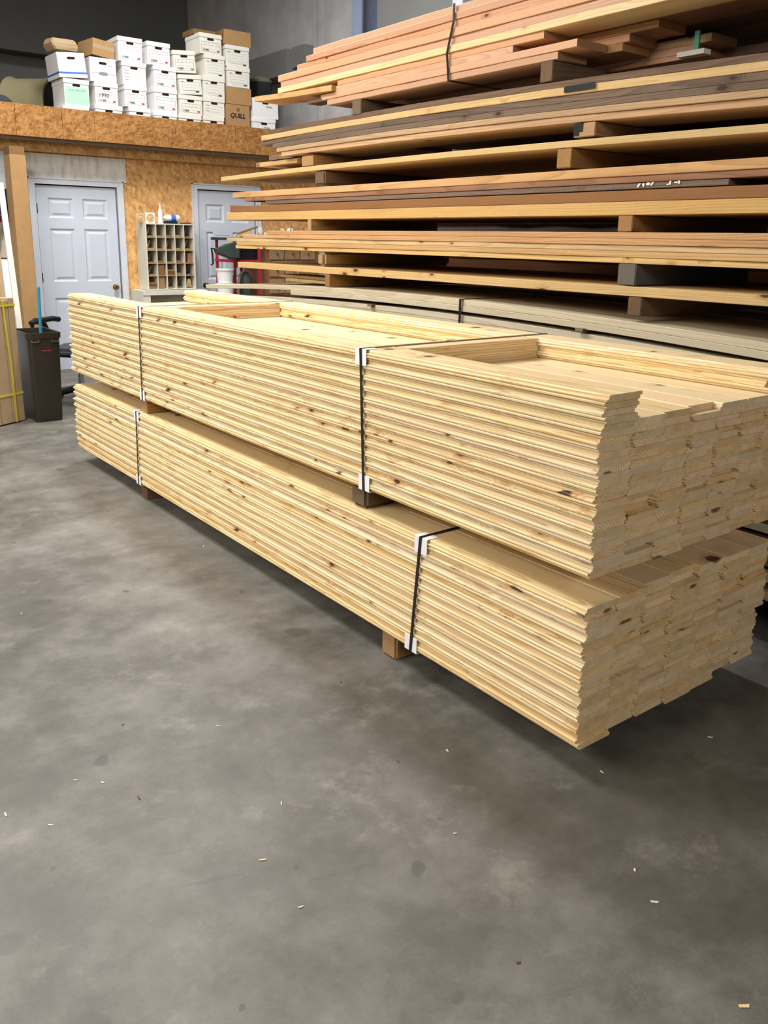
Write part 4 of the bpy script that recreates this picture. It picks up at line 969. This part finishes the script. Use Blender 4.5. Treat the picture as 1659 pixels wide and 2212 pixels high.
# grille heater in the cart
g = empty('vent_grille', 'dark ribbed grille unit on the red cart shelf', 'grille', (xa+.2, YK+.05, 1.271))
b = MB(); b.box(-.17, .13, 0, .2, 0, .15); b.build('case', M['dgrey'], g, local=True, bevel=.005)
b = MB()
for k in range(16): b.box(-.16+.018*k, -.16+.018*k+.009, -.008, 0, .012, .138)
b.build('ribs', M['black'], g, local=True)
# dark tool sticking out to the left
p = k3(488, 548)
b = MB(); b.sweep([[(-.22, -.03, .06), (-.22, .03, .06), (-.22, .03, .10), (-.22, -.03, .10)], [(-.05, -.07, .0), (-.05, .07, .0), (-.05, .07, .16), (-.05, -.07, .16)], [(.06, -.07, .0), (.06, .07, .0), (.06, .07, .18), (.06, -.07, .18)]])
o = b.build('tool_case', M['green'], loc=(k3(507, 550).x-.08, YK-.10, 1.29), local=True, bevel=.01); tag(o, 'dark green tapering tool case sticking out left of the red cart', 'tool case')
b = MB(); b.tube([(-.22, 0, .1), (-.26, 0, .11), (-.25, 0, .05), (-.245, 0, -.06), (-.27, 0, -.07)], .011, 8); b.build('handle', M['black'], o, local=True)
# stacked white tubs beneath
px = k3(493, 600).x-.05
for k in range(3):
    b = MB(); b.lathe([(.085, 0), (.1, .14), (.108, .142), (.108, .16), (.0, .165)], 20)
    o = b.build('white_tub', M['paper'], loc=(px, YK-.02, .86+.167*k-.18), local=True); tag(o, 'white plastic tub beside the red cart, %s of the stack' % ['lowest', 'middle', 'topmost'][k], 'tub', 'white tubs beside the red cart')
s = scrap('stool', 'plain wooden stool carrying the white tubs', 'stool', M['drawer'], (-.11, .10, -.13, .13, .62, .68), loc=(px, YK-.02, 0))
for q in ((-.085, -.10), (.075, -.10), (.075, .10), (-.085, .10)):
    b = MB(); b.box(q[0]-.02, q[0]+.02, q[1]-.02, q[1]+.02, 0, .62); b.build('leg', M['drawer'], s, local=True)
# bags on lower shelf
for k, (xx, mt, nm, zz) in enumerate(((xa+.16, 'green', 'dark green', 0), (xa+.19, 'offwhitebag', 'white', 0), (xa+.08, 'ink', 'grey-lilac', 0))):
    b = MB(); rr = .075
    rings = [[(r_*math.cos(a)*(1+.12*math.sin(3*a+k)), r_*.8*math.sin(a), h_) for a in [2*PI*q/14 for q in range(14)]] for r_, h_ in ((rr*.8, 0), (rr, .1), (rr, .3), (rr*.8, .42), (rr*.3, .48))]
    b.sweep(rings, smooth=True); o = b.build('sack', M[mt], loc=(xx+.03, YK+.09+.14*k, .6505), local=True); tag(o, '%s sack slumped on the lower shelf of the red cart' % nm, 'sack')
# things on the cart top
zt = 1.5205
p = k3(567, 492)
t = empty('jar', 'clear-grey plastic jar standing on the cart top', 'jar', (p.x, YK+.05, zt))
b = MB(); b.lathe([(.032, 0), (.036, .01), (.036, .085), (.028, .1), (.028, .13), (0, .13)], 18); b.build('jar_body', M['offwhitebag'], t, local=True)
b = MB(); b.lathe([(.0365, .012), (.0365, .05)], 18); b.build('label_band', M['steel'], t, local=True)
p = k3(535, 503); b = MB(); b.box(-.14, .14, -.015, .015, 0, .02)
o = b.build('brush', M['drawer'], loc=(p.x, YK, zt+.075), rot=(0, -.30, 0), local=True, bevel=.004); tag(o, 'brown wooden brush handle lying slanted on the cart top', 'brush')
b = MB(); b.box(-.16, .04, -.015, .015, -.025, -.001); b.build('bristles', M['rosette'], o, local=True)
p = k3(598, 494)
o = scrap('gum_packet', 'white and red packet lying on the stack behind the cart', 'packet', M['paper'], (-.06, .06, 0, .1, 0, .045), loc=(p.x, YK+.1, zt+.021)); b = MB(); b.box(.0, .045, -.001, 0, .015, .035); b.build('red_print', M['red_ink'], o, local=True)
p = k3(630, 494)
b = MB(); b.box(-.008, .008, 0, .06, 0, .10, mat=Matrix.Rotation(-.4, 4, 'Y')); b.box(-.008, .008, 0, .06, 0, .10, mat=Matrix.Translation((.02, 0, 0)) @ Matrix.Rotation(.5, 4, 'Y')); b.box(.06, .1, 0, .06, 0, .1)
o = b.build('paper_strips', M['paper'], loc=(p.x-.02, YK+.1, zt+.02), local=True); tag(o, 'white folded paper strips standing beside the packet', 'papers')
scrap('crumpled_bag', 'crumpled white bag lying right of the paper strips', 'bag', M['offwhitebag'], (-.07, .08, 0, .1, 0, .035), loc=(p.x+.14, YK+.1, zt+.02), bev=.012)
# bench the small things lie on, with wooden drawers
t = empty('drawer_bench', 'wooden drawer bench with brass knobs behind the lumber rack', 'bench', (5.6, YK+.25, 0))
bx0, bx1 = xb+.08, k3(583, 560).x+.75
b = MB(); b.box(bx0, bx1, YK+.08, YK+.55, 0, zt-.02); part(b, 'carcass', M['drawer'], t)
b = MB(); b.box(bx0-.03, bx1+.05, YK+.0, YK+.57, zt-.02, zt+.0195); part(b, 'worktop', M['drawer'], t)
for k in range(3):
    for j in range(3):
        d0 = bx0+.1+.22*k; b = MB(); b.box(d0, d0+.2, YK+.065, YK+.0795, 1.27-.2*j, 1.44-.2*j); o = part(b, 'drawer', M['tan'], t, .003)
        b = MB(); b.lathe([(.012, 0), (.008, -.012), (.013, -.02), (0, -.026)], 12, (d0+.1, YK+.065, 1.34-.2*j), 'Y'); kk = b.build('knob', M['brass'], o, t.location); kk.location = (0, 0, 0)

# note taped on the second door
p = at(483, 530, 1, YW)
b = MB(); b.box(-.14, .14, -.001, 0, -.18, .18)
for k in range(7): b.box(-.1, .1-.02*(k % 3), -.0016, -.001, .12-.035*k, .124-.035*k, 1)
o = b.build('paper_notice', [M['white'], M['ink']], loc=(p.x, YW+.011, p.z), local=True); tag(o, 'pale paper notice taped on the second door', 'notice')

# ------------------------------------------------------------------ chips and litter on the floor
random.seed(21)
spots = [(222, 1691, 'white'), (164, 1686, 'yellow'), (12, 1760, 'white'), (46, 1326, 'white'), (110, 1783, 'white'), (265, 1566, 'brown'), (568, 1858, 'yellow'), (608, 1736, 'white'), (650, 1960, 'white'), (471, 1569, 'white'), (736, 1474, 'brown'),
         (1300, 1668, 'white'), (983, 1801, 'white'), (1371, 1880, 'white'), (1414, 1949, 'white'), (1534, 1593, 'white'), (1608, 2174, 'yellow'), (1120, 2080, 'brown'), (860, 1645, 'brown'), (966, 1622, 'yellow'), (92, 921, 'white'), (300, 1724, 'brown'), (440, 1180, 'white')]
for k, (x, y, c) in enumerate(spots):
    p = at(x, y, 2, 0); L = random.uniform(.004, .010)*(2.6 if k == 16 else 1); W = random.uniform(.0015, .003)*(2 if k == 16 else 1)
    b = MB(); b.sweep([[(-L, -W, .0004), (L, -W*.4, .0004), (L*.8, W, .0004), (-L*.7, W*.8, .0004)], [(-L, -W, .002), (L, -W*.4, .003), (L*.8, W, .0025), (-L*.7, W*.8, .002)]])
    o = b.build('wood_chip', M[{'white': 'wpanel', 'yellow': 'sapwood', 'brown': 'dblock'}[c]], loc=(p.x, p.y, 0), rot=(0, 0, random.uniform(0, 3)), local=True)
    tag(o, 'tiny %s wood chip lying on the concrete floor' % {'white': 'whitish', 'yellow': 'yellow', 'brown': 'dark brown'}[c], 'wood chip', '%s wood chips on the floor' % c)

# ------------------------------------------------------------------ lights: shop tubes hung above the aisle, and one added fill
def lamp(name, x, y, z, w, l, power, col=(1, .97, .92), rx=0, ry=0, rz=0):
    d = bpy.data.lights.new(name, 'AREA'); d.shape = 'RECTANGLE'; d.size = w; d.size_y = l; d.energy = power; d.color = col
    o = bpy.data.objects.new(name, d); C.objects.link(o); o.location = (x, y, z); o.rotation_euler = (rx, ry, rz); return o
lamp('tube_light', .2, 5.0, 4.6, 1.2, 3.2, 290)
lamp('tube_light', -2.8, 3.2, 3.4, 1.4, 3.4, 200, ry=-.6)
lamp('tube_light', 3.0, 7.0, 5.7, .6, 2.0, 340, (.98, .98, 1))
lamp('tube_light', .6, 8.2, 5.0, .6, 2.0, 45, (.98, .98, 1))
lamp('fill_light', -.6, -3.8, 3.4, 2.4, .8, 135, rx=PI/2-.3)  # added fill behind the camera, brightens the near ends of the bundles
w = bpy.data.worlds.new('world'); SC.world = w; w.use_nodes = True
bg = w.node_tree.nodes.get('Background') or w.node_tree.nodes.new('ShaderNodeBackground')
bg.inputs[0].default_value = (.9, .92, 1, 1); bg.inputs[1].default_value = .05
SC.view_settings.view_transform = 'Standard'
SC.view_settings.look = 'None'
SC.view_settings.exposure = 0.0
SC.cycles.max_bounces = 7
SC.cycles.diffuse_bounces = 4
SC.cycles.adaptive_threshold = 0.02
